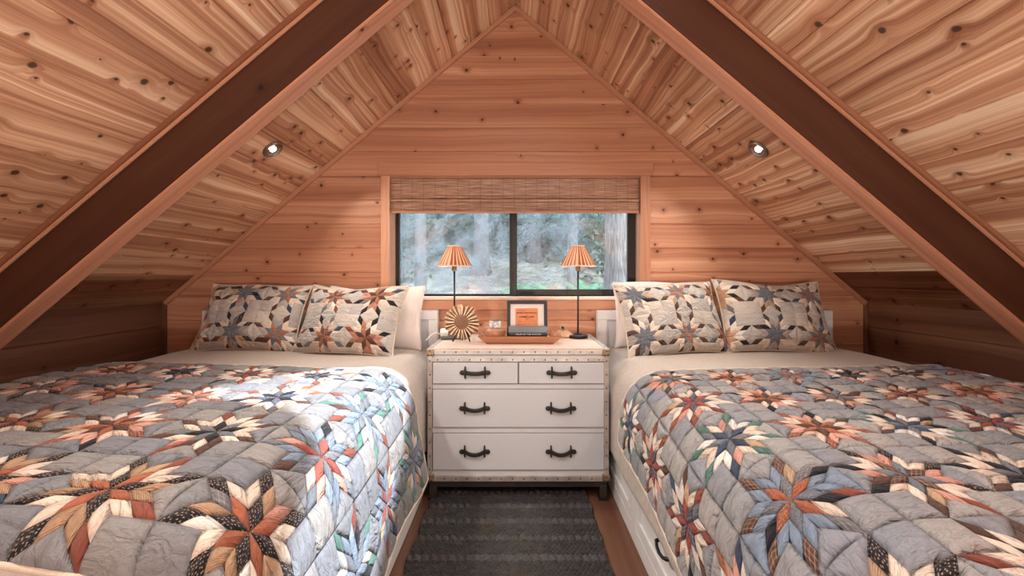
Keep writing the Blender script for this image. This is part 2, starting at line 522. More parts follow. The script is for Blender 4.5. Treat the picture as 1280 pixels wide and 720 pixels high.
loop([roof_hit(*p) for p in band])
bmesh.ops.triangle_fill(bm, edges=bm.edges[:], use_beauty=True, use_dissolve=False, normal=Vector((sa, 0, ca)))
r = bmesh.ops.extrude_face_region(bm, geom=bm.faces[:])
for v in [g for g in r['geom'] if isinstance(g, bmesh.types.BMVert)]:
    v.co += Vector((sa, 0, ca)) * 0.02
bm.normal_update(); grain_uv(bm, 1, 0.4)
tag(from_bm('sun_mask_panel', bm, M['ceil']), kind='structure')

# trims where the gable meets ceilings and knee walls
def rake(side, name):
    bm = bmesh.new()
    p0 = Vector((0, 0, RZ)); dv = Vector((side * ca, 0, -sa)); nv = Vector((-side * sa, 0, -ca))
    w = 0.030
    pts = [p0 + nv * 0.001, p0 + dv * (SLEN) + nv * 0.001, p0 + dv * SLEN + nv * w, p0 + Vector((0, 0, -w / ca))]
    bm_prism(bm, [(p.x, p.z) for p in pts], YW - 0.022, YW + 0.004)
    bmesh.ops.bevel(bm, geom=bm.edges[:], offset=0.005, segments=2, affect='EDGES', clamp_overlap=True)
    R = Matrix.Rotation(-side * atan2(SL, 1), 4, 'Y')
    bm.normal_update()
    lay = bm.loops.layers.uv.new('UVMap')
    for f in bm.faces:
        for l in f.loops:
            c = l.vert.co
            l[lay].uv = (c.dot(dv), c.dot(nv) + c.y + side)
    return tag(from_bm(name, bm, M['trimwood']), kind='structure')
rake(-1, 'trim_1'); rake(1, 'trim_2')
tag(box('trim_3', (-HW, YW - 0.022, 0), (-HW + 0.024, YW, EZ + 0.0), M['knee'], None, 0.004), kind='structure')
tag(box('trim_4', (HW - 0.024, YW - 0.022, 0), (HW, YW, EZ + 0.0), M['knee'], None, 0.004), kind='structure')

# rafter beams
BY0, BY1 = 1.795, 1.887
def beam(side, label):
    root = empty('rafter_beam', (0, BY0, RZ), 0, label, 'beam', None)
    dv = Vector((side * ca, 0, -sa)); nv = Vector((-side * sa, 0, -ca))
    dp = 0.218
    def quad(n0, n1, end):
        # in local coordinates, mitred on the plane x = 0
        a = nv * n0; b = nv * n1
        s0 = -a.x / dv.x; s1 = -b.x / dv.x
        return [a + dv * s0, a + dv * end, b + dv * end, b + dv * s1]
    def piece(name, n0, n1, y0, y1, mat, bev, end=SLEN):
        bm = bmesh.new()
        bm_prism(bm, [(p.x, p.z) for p in quad(n0, n1, end)], y0, y1)
        if bev: bmesh.ops.bevel(bm, geom=bm.edges[:], offset=bev, segments=2, affect='EDGES', clamp_overlap=True)
        bm.normal_update()
        lay = bm.loops.layers.uv.new('UVMap')
        for f in bm.faces:
            flat = abs(f.normal.y) > 0.5
            for l in f.loops:
                c = l.vert.co
                l[lay].uv = (c.dot(dv) + side * 5, (c.dot(nv) if flat else c.y) + side * 2)
        return from_bm(name, bm, mat, root)
    tag(piece('beam_body', 0.001, dp - 0.012, 0, BY1 - BY0, M['beam'], 0.002), 'dark brown beam side')
    tag(piece('soffit_board', dp - 0.012, dp, -0.001, BY1 - BY0 + 0.001, M['soffit'], 0.003), 'paler board along the underside of the beam')  # underside set much paler than the beam sides
    tag(piece('moulding', 0.001, 0.024, -0.020, -0.0005, M['moulding'], 0.003), 'brown strip along the ceiling')
    tag(piece('edge_bead', 0.0242, 0.036, -0.016, -0.0005, M['trimwood'], 0.004), 'slim pale wooden bead under the brown strip')
    return root
beam(-1, 'heavy dark brown rafter beam sloping down the left ceiling above the left bed')
beam(1, 'heavy dark brown rafter beam sloping down the right ceiling above the right bed')

# ------------------------------------------------------------------ window
win = empty('window_1', (0, YW, WZ0), 0, kind='structure')
def wpart(name, lo, hi, mat, bev=0.003, parent=win, **k):
    lo = (lo[0], lo[1] - YW, lo[2] - WZ0); hi = (hi[0], hi[1] - YW, hi[2] - WZ0)
    return box(name, lo, hi, mat, parent, bev, **k)
px = lambda x: (x - CX) * YW / F
pz = lambda y: E - (y - CY) * YW / F
wpart('head_casing', (px(474), YW - 0.026, pz(220.5)), (px(815), YW + 0.0, pz(205)), M['trimwood'])
wpart('side_casing', (px(477), YW - 0.020, pz(373)), (px(488), YW, pz(220.5)), M['trimwood'])
wpart('side_casing', (px(800), YW - 0.020, pz(373)), (px(812), YW, pz(220.5)), M['trimwood'])
wpart('bottom_casing', (px(477), YW - 0.018, pz(387)), (px(812), YW, pz(373.2)), M['trimwood'])
DG = 3.11
wpart('sill', (WX0, YW - 0.024, WZ0 - 0.014), (WX1, DG + 0.05, WZ0 + 0.004), M['jambwhite'])
wpart('jamb', (WX0 - 0.004, YW, WZ0), (WX0 + 0.004, DG + 0.05, WZ1), M['trimwood'], 0.001, grain=2)
wpart('jamb', (WX1 - 0.004, YW, WZ0), (WX1 + 0.004, DG + 0.05, WZ1), M['trimwood'], 0.001, grain=2)
wpart('head_jamb', (WX0, YW, WZ1 - 0.004), (WX1, DG + 0.05, WZ1 + 0.004), M['trimwood'], 0.001)
gx = lambda x: (x - CX) * DG / F
gz = lambda y: E - (y - CY) * DG / F
zb = WZ0 + 0.004; zt = WZ1 - 0.004
bm = bmesh.new()
bm_box(bm, (WX0 + 0.004, DG - 0.01, zb), (gx(499.5), DG + 0.04, zt), 0.002)
bm_box(bm, (gx(792), DG - 0.01, zb), (WX1 - 0.004, DG + 0.04, zt), 0.002)
bm_box(bm, (gx(499.5), DG - 0.01, zb), (gx(792), DG + 0.04, zb + 0.016), 0.002)
bm_box(bm, (gx(499.5), DG - 0.01, zt - 0.03), (gx(792), DG + 0.04, zt), 0.002)
for v in bm.verts: v.co -= Vector((0, YW, WZ0))
from_bm('outer_frame', bm, M['blackframe'], win)
bm = bmesh.new()   # sliding sash at the right
SX0, SX1 = gx(640), gx(793)
bm_box(bm, (SX0, DG - 0.03, zb + 0.002), (SX0 + 0.036, DG - 0.005, zt - 0.01), 0.003)
bm_box(bm, (SX1 - 0.058, DG - 0.03, zb + 0.002), (SX1, DG - 0.005, zt - 0.01), 0.003)
bm_box(bm, (SX0 + 0.036, DG - 0.03, zb + 0.002), (SX1 - 0.058, DG - 0.005, zb + 0.050), 0.003)
bm_box(bm, (SX0 + 0.036, DG - 0.03, zt - 0.06), (SX1 - 0.058, DG - 0.005, zt - 0.01), 0.003)
for v in bm.verts: v.co -= Vector((0, YW, WZ0))
from_bm('sash_frame', bm, M['blackframe'], win)
wpart('meeting_stile', (gx(637), DG - 0.004, zb + 0.016), (gx(642), DG + 0.03, zt - 0.03), M['blackframe'], 0.002)
wpart('latch', (SX0 + 0.002, DG - 0.042, gz(353)), (SX0 + 0.012, DG - 0.028, gz(344)), M['black'], 0.002)

def glass_mat():
    t = NT('dust_shaft_glass')
    o = t.obj()
    s = t.n('ShaderNodeSeparateXYZ', {0: o})
    x, z = s.outputs[0], s.outputs[2]
    p = t.xyz(x, z)
    # slanting streaks painting in the shafts of light
    rot = t.xyz(t.math('ADD', t.math('MULTIPLY', x, 0.64), t.math('MULTIPLY', z, -0.77)), t.math('MULTIPLY', t.math('ADD', t.math('MULTIPLY', x, 0.77), t.math('MULTIPLY', z, 0.64)), 0.28), 3.0)
    st = t.noise(rot, 7.0, 3.0, 0.55, 0.4)
    cl = t.noise(p, 4.6, 4.0, 0.6, 0.9)
    sp = t.n('ShaderNodeTexVoronoi', {'Vector': p, 'Scale': 95.0, 'Randomness': 1.0}, voronoi_dimensions='2D')
    spk = t.math('MULTIPLY', t.math('LESS_THAN', sp.outputs['Distance'], 0.30), t.n('ShaderNodeSeparateColor', {0: sp.outputs['Color']}).outputs[0])
    sp2 = t.n('ShaderNodeTexVoronoi', {'Vector': p, 'Scale': 230.0, 'Randomness': 1.0}, voronoi_dimensions='2D')
    spk2 = t.math('MULTIPLY', t.math('LESS_THAN', sp2.outputs['Distance'], 0.42), t.n('ShaderNodeSeparateColor', {0: sp2.outputs['Color']}).outputs[1])
    base = t.math('ADD', t.math('MULTIPLY', t.sstep(st, 0.36, 0.68), 0.55), t.math('MULTIPLY', t.sstep(cl, 0.36, 0.68), 0.65))
    d = t.math('MULTIPLY', base, t.math('ADD', 0.40, t.math('ADD', t.math('MULTIPLY', spk, 0.9), t.math('MULTIPLY', spk2, 0.6))))
    d = t.math('ADD', d, t.math('MULTIPLY', spk2, 0.22))
    # the right edge and the lower right of the window stay clean
    edge = t.math('ADD', x, t.math('ADD', t.math('MULTIPLY', z, -0.10), t.math('MULTIPLY', t.math('SUBTRACT', cl, 0.5), 0.35)))
    keep = t.math('SUBTRACT', 1.0, t.math('MULTIPLY', t.sstep(edge, 0.36, 0.50), 0.86))
    low = t.lin(z, 0.0, 0.28, 0.55, 1.0)
    d = t.math('MULTIPLY', t.math('MULTIPLY', d, keep), low, clamp=True)
    tr = t.n('ShaderNodeBsdfTransparent', {'Color': (0.93, 0.97, 0.97)}).outputs[0]
    gl = t.n('ShaderNodeBsdfGlossy', {'Color': (1, 1, 1), 'Roughness': 0.01}).outputs[0]
    cg = t.n('ShaderNodeMixShader', {0: 0.10, 1: tr, 2: gl}).outputs[0]
    df = t.n('ShaderNodeBsdfDiffuse', {'Color': (0.37, 0.415, 0.46)}).outputs[0]
    tl = t.n('ShaderNodeBsdfTranslucent', {'Color': (0.37, 0.425, 0.47)}).outputs[0]
    du = t.n('ShaderNodeMixShader', {0: 0.75, 1: df, 2: tl}).outputs[0]
    return t.finish(t.n('ShaderNodeMixShader', {0: d, 1: cg, 2: du}).outputs[0])
M['glass'] = glass_mat()
def clear_mat():
    t = NT('clear_glass')
    return t.finish(t.n('ShaderNodeBsdfTransparent', {'Color': (0.97, 0.99, 0.99)}).outputs[0])
M['clear'] = clear_mat()
mb3 = MB()   # pane over the unseen left roof opening added for daylight
q3 = [Vector((-x, y, RZ - SL * x + 0.06)) for x, y in ((-0.02, -1.42), (0.97, -1.42), (0.97, -0.23), (-0.02, -0.23))]
slab(mb3, q3, (-0.004, 0, 0.005))
tag(mb3.build('daylight_pane', M['clear']), kind='structure')
def pane(lo, hi, lab):
    mb = MB()
    z0, z1 = lo[2] - WZ0, hi[2] - WZ0; y0 = lo[1] - YW; y1 = y0 + 0.004
    x0, x1 = lo[0], hi[0]
    c = [mb.vert(p) for p in ((x0, y0, z0), (x1, y0, z0), (x1, y0, z1), (x0, y0, z1), (x0, y1, z0), (x1, y1, z0), (x1, y1, z1), (x0, y1, z1))]
    mb.face((c[0], c[1], c[2], c[3]), None, 0)
    for f in ((5, 4, 7, 6), (4, 0, 3, 7), (1, 5, 6, 2), (3, 2, 6, 7), (4, 5, 1, 0)):
        mb.face([c[i] for i in f], None, 1)
    return tag(mb.build('glass_pane', [M['glass'], M['clear']], win), lab)
pane((gx(497), DG + 0.012, zb), (gx(640), DG + 0.012, zt), 'fixed pane speckled with pale dust')
pane((SX0 + 0.01, DG - 0.018, zb + 0.02), (SX1 - 0.02, DG - 0.018, zt - 0.03), 'sliding pane hazy on its left half')

# woven shade
def reed_mat():
    t = NT('woven_reed')
    s = t.n('ShaderNodeSeparateXYZ', {0: t.obj()})
    x, z = s.outputs[0], s.outputs[2]
    a = t.noise(t.xyz(t.math('MULTIPLY', x, 3.0), t.math('MULTIPLY', z, 260.0)), 1.0, 2.0, 0.6)
    b = t.noise(t.xyz(t.math('MULTIPLY', x, 9.0), t.math('MULTIPLY', z, 120.0), 3.0), 1.0, 2.0, 0.6)
    v = t.math('MULTIPLY', t.math('ADD', a, b), 0.5)
    c = t.ramp(v, [(0.32, (0.10, 0.045, 0.025)), (0.46, (0.26, 0.13, 0.08)), (0.56, (0.38, 0.215, 0.14)), (0.68, (0.56, 0.39, 0.28))])
    cord = t.math('LESS_THAN', t.math('FRACT', t.math('DIVIDE', t.math('ADD', x, 5.0), 0.078)), 0.045)
    c = t.mix(t.math('MULTIPLY', cord, 0.75), c, (0.14, 0.07, 0.045))
    return t.finish(t.bsdf(c, 0.38, 0.0, t.bump(v, 0.003, 0.8), 0.5))
M['reed'] = reed_mat()
sh = empty('woven_window_shade', (0, YW + 0.02, 1.888), 0, 'woven brown reed roman shade folded up at the top of the window', 'window shade')
ys = YW + 0.006
bx0, bx1 = (488.5 - CX) * ys / F, (798.5 - CX) * ys / F
zz = lambda y: E - (y - CY) * ys / F - 1.888
prof = [(-0.004, zz(221)), (-0.012, zz(224)), (-0.012, zz(244)), (-0.017, zz(246)), (-0.017, zz(247.5)), (-0.007, zz(248.5)), (-0.022, zz(249.5)), (-0.022, zz(252.5)), (-0.011, zz(253.2)), (-0.015, zz(259)), (-0.021, zz(259.6)), (-0.024, zz(262)), (-0.019, zz(262.6)), (-0.022, zz(264.5)), (-0.018, zz(266)), (0.008, zz(266)), (0.008, zz(221))]
bm = bmesh.new()
a = [bm.verts.new((bx0, p[0], p[1])) for p in prof]
b = [bm.verts.new((bx1, p[0], p[1])) for p in prof]
n = len(prof)
bm.faces.new(a); bm.faces.new(b[::-1])
for i in range(n): bm.faces.new((a[i], b[i], b[(i + 1) % n], a[(i + 1) % n]))
from_bm('reed_cloth', bm, M['reed'], sh)
box('bottom_bar', (bx0, -0.026, zz(266.5)), (bx1, -0.010, zz(264.4)), M['trimwood'], sh, 0.002)
# ------------------------------------------------------------------ outside
def leaf_mat(name, c1, c2):
    t = NT(name)
    n = t.noise(t.obj(), 3.0, 3.0)
    g = t.n('ShaderNodeNewGeometry').outputs['Random Per Island']
    c = t.mix(t.math('MULTIPLY', t.math('ADD', n, g), 0.5), c1, c2)
    d = t.n('ShaderNodeBsdfDiffuse', {'Color': c}).outputs[0]
    tl = t.n('ShaderNodeBsdfTranslucent', {'Color': c}).outputs[0]
    return t.finish(t.n('ShaderNodeMixShader', {0: 0.4, 1: d, 2: tl}).outputs[0])
M['needles'] = leaf_mat('needles', (0.03, 0.07, 0.055), (0.12, 0.20, 0.17))
M['fern'] = leaf_mat('fern_leaves', (0.05, 0.17, 0.09), (0.16, 0.36, 0.22))
def bark_mat():
    t = NT('bark')
    s = t.n('ShaderNodeSeparateXYZ', {0: t.obj()})
    ang = t.math('ARCTAN2', s.outputs[0], s.outputs[1])
    p = t.xyz(t.math('MULTIPLY', ang, 7.0), t.math('MULTIPLY', s.outputs[2], 2.2), 0.0)
    n = t.noise(p, 2.2, 5.0, 0.65, 0.6)
    c = t.ramp(n, [(0.3, (0.055, 0.048, 0.045)), (0.5, (0.20, 0.18, 0.175)), (0.7, (0.40, 0.37, 0.36))])
    return t.finish(t.bsdf(c, 0.9, 0, t.bump(n, 0.05, 1.0), 0.2))
M['bark'] = bark_mat()
t = NT('forest_soil')
n = t.noise(t.obj(), 2.5, 6.0, 0.65)
M['soil'] = t.finish(t.bsdf(t.ramp(n, [(0.3, (0.05, 0.06, 0.05)), (0.5, (0.13, 0.12, 0.10)), (0.7, (0.22, 0.22, 0.18))]), 0.95))
def gnd(y): return 0.30 + max(0, y - 4.0) * 0.10 + max(0, y - 9.0) ** 1.5 * 0.09
mb = MB()
ng = 40
rg = random.Random(3)
idx = {}
for i in range(ng + 1):
    for j in range(ng + 1):
        x = -12 + 24 * i / ng; y = 3.6 + 16 * j / ng
        idx[i, j] = mb.vert((x, y, gnd(y) + 0.06 * sin(x * 2.1) * cos(y * 1.7) + rg.uniform(-0.03, 0.03) - 0.05))
for i in range(ng):
    for j in range(ng):
        mb.face((idx[i, j], idx[i + 1, j], idx[i + 1, j + 1], idx[i, j + 1]), None, 0, None, True)
tag(mb.build('forest_ground', M['soil']), kind='structure')
def trunk_bm(r, h, seed):
    bm = bmesh.new(); q = random.Random(seed)
    prof = []
    for i in range(13):
        z = h * i / 12
        prof.append((r * (1.0 + 0.5 * exp(-z / 0.35)) * (1 - 0.35 * i / 12), z - 0.25))
    rings = bm_lathe(bm, prof, 28)
    for ring in rings:
        for k, v in enumerate(ring):
            f = 1 + 0.05 * sin(k * 2.3 + v.co.z * 1.1) + q.uniform(-0.025, 0.025)
            v.co.x *= f; v.co.y *= f
    return bm
def needle_cloud(mb, c, rad, n, q, size):
    for _ in range(n):
        p = Vector((q.gauss(0, 1), q.gauss(0, 1), q.gauss(0, 0.7))) * 0.5
        p = Vector((p.x * rad, p.y * rad, p.z * rad)) + c
        d = Vector((q.uniform(-1, 1), q.uniform(-1, 1), q.uniform(-0.9, 0.3))).normalized() * size
        w = d.cross(Vector((q.uniform(-1, 1), q.uniform(-1, 1), q.uniform(-1, 1)))).normalized() * size * 0.25
        mb.poly([p, p + d * 0.5 + w, p + d, p + d * 0.5 - w])
def tree(x, y, r, h, label, leaves=True, seed=1, group=None):
    q = random.Random(seed)
    root = empty('forest_tree', (x, y, gnd(y)), 0, label, 'tree', group)
    from_bm('trunk', trunk_bm(r, h, seed), M['bark'], root)
    if leaves:
        mb = MB()
        for i in range(16):
            z = 0.5 + (h - 0.8) * q.random()
            a = q.random() * 2 * pi
            R = q.uniform(0.2, 1.5)
            needle_cloud(mb, Vector((cos(a) * R, sin(a) * R, z)), 0.9, 170, q, 0.15)
        mb.build('foliage', M['needles'], root)
    return root
tree(1.52, 6.3, 0.225, 5.5, 'broad grey barked tree trunk close to the window at its right edge', False, 4)
tree(-1.62, 7.4, 0.10, 5.5, 'thin leaning grey tree trunk behind the left pane of the window', False, 5)
tree(-2.9, 10.5, 0.16, 7.0, 'leafy tree behind the far left edge of the window', True, 6)
tree(-0.9, 11.5, 0.20, 7.5, 'hazy dark tree seen behind the left lamp through the window', True, 7)
tree(0.55, 12.5, 0.18, 7.5, 'hazy dark tree seen just right of the middle of the window', True, 8)
tree(1.25, 9.4, 0.11, 6.5, 'green leafy tree just left of the broad grey trunk outside', True, 9)
tree(3.3, 11.0, 0.2, 7.0, 'dark tree behind the broad grey trunk at the right edge of the window', True, 10)
def bush_cloud(mb, q, n, x0, x1, y0, y1, h):
    for _ in range(n):
        x = q.uniform(x0, x1); y = q.uniform(y0, y1)
        needle_cloud(mb, Vector((x, y, gnd(y) + q.uniform(0.1, h))), 0.9, 60, q, 0.22)
mbk = MB(); bush_cloud(mbk, random.Random(31), 420, -7.5, 8.0, 12.5, 17.5, 5.5)
tag(mbk.build('forest_foliage', M['needles']), 'mass of dark blue green forest leaves far behind the trunks', 'foliage', None, 'stuff')
tree(-4.9, 12.5, 0.2, 7.0, 'dark tree farthest left beyond the window', True, 12)
def fern_mb(seed):
    q = random.Random(seed); mb = MB()
    for k in range(15):
        a = q.random() * 2 * pi; L = q.uniform(0.35, 0.62)
        d = Vector((cos(a), sin(a), 0))
        prev = Vector((0, 0, 0))
        nseg = 14
        side = Vector((-d.y, d.x, 0))
        for i in range(1, nseg + 1):
            t_ = i / nseg
            p = d * (L * t_) + Vector((0, 0, 0.55 * L * sin(t_ * 2.2)))
            w = 0.13 * L * (1 - t_) ** 0.6 * 1.6
            for s in (-1, 1):
                mb.poly([prev, prev + side * s * w + (p - prev) * 0.9 + Vector((0, 0, -0.02)), p])
            prev = p
    return mb
fern0 = fern_mb(2).build('fern', M['fern'])
spots = [(1.0, 5.6, 1.0, 'bright green fern left of the foot of the broad trunk outside'), (0.55, 6.2, 0.9, 'green fern low behind the right half of the window, left of the brightest fern'), (1.35, 8.3, 1.3, 'large fern behind the broad grey trunk, higher up the slope'),
         (-1.35, 6.4, 1.0, 'fern low behind the left pane, close to the thin trunk'), (-0.35, 7.0, 1.1, 'fern behind the middle of the window, right of the left lamp pole'), (0.1, 8.2, 1.2, 'hazy fern high behind the middle mullion'), (0.75, 7.6, 1.2, 'hazy fern behind the right lamp pole')]
for i, (x, y, s, lab) in enumerate(spots):
    o = fern0 if i == 0 else copy_tree(fern0)
    o.location = (x, y, gnd(y) - 0.02); o.scale = (s, s, s); o.rotation_euler = (0, 0, i * 1.7)
    tag(o, lab, 'fern')

# ------------------------------------------------------------------ patchwork
RUST = (0.34, 0.115, 0.065); BLACK = (0.020, 0.021, 0.026); NAVY = (0.045, 0.07, 0.115); CREAM = (0.70, 0.60, 0.50)
PINK = (0.62, 0.34, 0.27); BROWN = (0.10, 0.055, 0.042); GREEN = (0.09, 0.19, 0.16); TAN = (0.46, 0.32, 0.20); SLATE = (0.16, 0.18, 0.21)
BLUE = (0.20, 0.26, 0.34); WHITE = (0.74, 0.71, 0.66); BRICK = (0.23, 0.072, 0.05); RED = (0.30, 0.075, 0.06)
PALE = (0.50, 0.52, 0.53)
PALS = [  # inner pair, ring pair, tips
    ((RUST, 3), (BROWN, 0), (CREAM, 1), (PINK, 0), (BRICK, 2)),
    ((BLACK, 3), (RUST, 0), (CREAM, 0), (TAN, 1), (BLACK, 3)),
    ((NAVY, 0), (SLATE, 2), (WHITE, 0), (CREAM, 2), (GREEN, 0)),
    ((RUST, 3), (SLATE, 3), (BLUE, 0), (BLUE, 0), (BROWN, 2)),
    ((BROWN, 2), (SLATE, 0), (CREAM, 0), (PINK, 1), (BLACK, 3)),
    ((RED, 0), (NAVY, 2), (WHITE, 1), (CREAM, 0), (BRICK, 0)),
    ((BLACK, 0), (SLATE, 3), (CREAM, 0), (CREAM, 3), (BROWN, 0)),
    ((NAVY, 3), (BLACK, 0), (PINK, 0), (WHITE, 0), (RUST, 2)),
    ((RED, 0), (SLATE, 3), (BLUE, 0), (BLUE, 2), (SLATE, 0)),
    ((SLATE, 2), (BLUE, 3), (PALE, 0), (BLUE, 0), (GREEN, 0)),
]
GREYS = [(0.27, 0.277, 0.29), (0.235, 0.246, 0.27), (0.31, 0.308, 0.307), (0.25, 0.267, 0.30), (0.34, 0.33, 0.318)]
LP = 0.2929
def dirv(k): a = k * pi / 4; return (cos(a), sin(a))
def star_cell(k, i, j, pal, q):
    A, B, C, D, T = pal
    ring = i + j
    if q.random() < 0.10 and ring: c = q.choice([(BLACK, 0), (CREAM, 0), (SLATE, 2), (BROWN, 0)])
    elif ring == 0: c = A if k % 2 == 0 else B
    elif ring == 1: c = C if (i == 0) == (k % 2 == 0) else D
    else: c = T if q.random() > 0.4 else (q.choice([BLACK, BROWN, NAVY, BRICK]), 0)
    if ring == 1 and q.random() < 0.16: c = q.choice([(PINK, 1), (WHITE, 0), (TAN, 0), (CREAM, 2)])
    v = q.uniform(0.85, 1.12)
    return tuple(x * v for x in c[0]), c[1]

def quilt(name, origin, uvec, vvec, S, ci, ri, bend, label, seed, pals, puff=0.010, grey_dim=1.0):
    """whole star blocks in the flat plane, bent over the bed by bend(p, q, h)"""
    q = random.Random(seed)
    mb = MB()
    L = LP * S
    def place(bu, bv, x, y): # local block coordinates to plane
        a = bu + x / S; b = bv + y / S   # block units
        return (origin[0] + a * uvec[0] + b * vvec[0], origin[1] + a * uvec[1] + b * vvec[1])
    def grid(fn, hf, n, m, col, fab, uvf, flip=False):
        ids = []
        for i in range(n + 1):
            row = []
            for j in range(m + 1):
                a, b = i / n, j / m
                x, y, bu, bv = fn(a, b)
                p = place(bu, bv, x, y)
                row.append((mb.vert(bend(p[0], p[1], hf(a, b))), uvf(a, b)))
            ids.append(row)
        for i in range(n):
            for j in range(m):
                c = (ids[i][j], ids[i + 1][j], ids[i + 1][j + 1], ids[i][j + 1])
                if flip: c = c[::-1]
                mb.face([k[0] for k in c], [k[1] for k in c], 0, col, True, fab=fab)
    for bu in range(ci[0], ci[1] + 1):
        for bv in range(ri[0], ri[1] + 1):
            pal = pals.get((bu, bv)) or PALS[q.randrange(8)]
            off = (q.uniform(0, 3), q.uniform(0, 3))
            for k in range(8):
                d1, d2 = dirv(k), dirv(k + 1)
                for i in range(2):
                    for j in range(2):
                        c, fab = star_cell(k, i, j, pal, q)
                        def fn(a, b, i=i, j=j, d1=d1, d2=d2):
                            s, r = (i + a) * L / 2, (j + b) * L / 2
                            return (d1[0] * s + d2[0] * r, d1[1] * s + d2[1] * r, bu, bv)
                        hf = lambda a, b: puff * 0.55 * (max(0, sin(pi * a)) * max(0, sin(pi * b))) ** 0.4
                        w = L / 2
                        grid(fn, hf, 4, 4, c, fab, lambda a, b, i=i, k=k: (a * w + off[0] + i, b * w + off[1] + k * 0.37))
            for sx in (-1, 1):
                for sy in (-1, 1):
                    c = tuple(grey_dim * x for x in GREYS[q.randrange(5)])
                    x0, x1 = LP * sqrt(0.5) * S, S / 2
                    fn = lambda a, b, sx=sx, sy=sy: (sx * (x0 + (x1 - x0) * a), sy * (x0 + (x1 - x0) * b), bu, bv)
                    hf = lambda a, b: puff * 0.95 * (max(0, sin(pi * a)) * max(0, sin(pi * b))) ** 0.33
                    grid(fn, hf, 8, 8, c, 0, lambda a, b, sx=sx, sy=sy: (a * .1 + off[0] + sx, b * .1 + off[1] + sy), sx * sy < 0)
            for k in range(4):
                c = tuple(grey_dim * x for x in GREYS[q.randrange(5)])
                if pal is PALS[3] and q.random() < 0.5: c = BLUE
                ca_, sa_ = cos(k * pi / 2), sin(k * pi / 2)
                P0 = (L, 0); P1 = (S / 2, L * sqrt(.5)); P2 = (S / 2, -L * sqrt(.5))
                n = 7
                ids = {}
                for i in range(n + 1):
                    for j in range(n + 1 - i):
                        b1, b2 = i / n, j / n; b0 = 1 - b1 - b2
                        x = P0[0] * b0 + P1[0] * b1 + P2[0] * b2; y = P0[1] * b0 + P1[1] * b1 + P2[1] * b2
                        h = puff * 0.9 * (max(0.0, 27 * b0 * b1 * b2)) ** 0.36
                        X, Y = ca_ * x - sa_ * y, sa_ * x + ca_ * y
                        p = place(bu, bv, X, Y)
                        ids[i, j] = (mb.vert(bend(p[0], p[1], h)), (x + off[0] + k, y + off[1]))
                for i in range(n):
                    for j in range(n - i):
                        t3 = (ids[i, j], ids[i, j + 1], ids[i + 1, j])
                        mb.face([z[0] for z in t3], [z[1] for z in t3], 0, c, True, fab=0)
                        if i + j < n - 1:
                            t3 = (ids[i + 1, j], ids[i, j + 1], ids[i + 1, j + 1])
                            mb.face([z[0] for z in t3], [z[1] for z in t3], 0, c, True, fab=0)
    root = empty(name, (0, 0, 0), 0, label, 'quilt')
    o = mb.build('patchwork', M['quilt'], root)
    md = o.modifiers.new('thick', 'SOLIDIFY'); md.thickness = 0.006; md.offset = -1
    # rolled edge all around
    u0, u1, v0, v1 = ci[0] - .5, ci[1] + .5, ri[0] - .5, ri[1] + .5
    pts = []
    N = 60
    for (a, b) in (((u0, v0), (u1, v0)), ((u1, v0), (u1, v1)), ((u1, v1), (u0, v1)), ((u0, v1), (u0, v0))):
        for i in range(N):
            t_ = i / N
            p = place(a[0] + (b[0] - a[0]) * t_, a[1] + (b[1] - a[1]) * t_, 0, 0)
            pts.append(bend(p[0], p[1], 0.0))
    pts.append(pts[0])
    tag(tube('binding', pts, 0.0065, M['binding'], root, 8), 'pale cotton binding along the edge')
    return root

def lump(x, y):
    return (sin(x * 5.1 + 1.3 * sin(y * 2.7)) * sin(y * 4.3 + 0.7) * 0.5 + sin(x * 11.3 + y * 3.1) * sin(y * 9.7 - x * 4.0) * 0.25)

def make_bend(xa, xb, yf, top, ra, rf, flare, skew=0.0, lift=0.0, wav=0.012):
    """xa aisle edge, xb far edge; yf foot edge"""
    sg = 1 if xb > xa else -1
    def fold(e, r):
        if e <= 0: return 0.0, 0.0, 0.0
        L = r * pi / 2
        if e < L: return r * sin(e / r), r * (1 - cos(e / r)), e / r
        return r + (e - L) * 0.02, r + (e - L), pi / 2
    def bend(p, q, h):
        ea = (xa + sg * ra - p) * sg       # overshoot towards the aisle
        eb = (p - (xb - sg * 0.06)) * sg
        ef = (yf + rf) - q
        X = p; Y = q; drop = 0.0
        n = Vector((0, 0, 1))
        if ea > 0:
            ox, dz, th = fold(ea, ra)
            X = xa + sg * ra - sg * ox
            drop = dz
            hang = max(0.0, ea - ra * pi / 2)
            X -= sg * (flare * min(1, hang / 0.35) + wav * sin(q * 7.5 + 0.6 * sin(q * 3.1)) * min(1, hang / 0.25))
            Y += skew * hang
            n = Vector((-sg * sin(th), 0, cos(th)))
        elif eb > 0:
            ox, dz, th = fold(eb, 0.06)
            X = xb - sg * 0.06 + sg * ox
            drop = dz
            n = Vector((sg * sin(th), 0, cos(th)))
        if ef > 0:
            oy, dz, th = fold(ef, rf)
            Y = yf + rf - oy + (Y - q)
            drop = (drop ** 3 + dz ** 3) ** (1 / 3)
            n = (n + Vector((0, -sin(th), cos(th)))).normalized()
        flat = max(0.0, 1 - drop / 0.12)
        z = top - drop + (0.009 * lump(p, q) + lift) * flat
        return Vector((X, Y, z)) + n * (h + 0.004 * lump(p * 1.7 + 3, q * 1.7))
    return bend

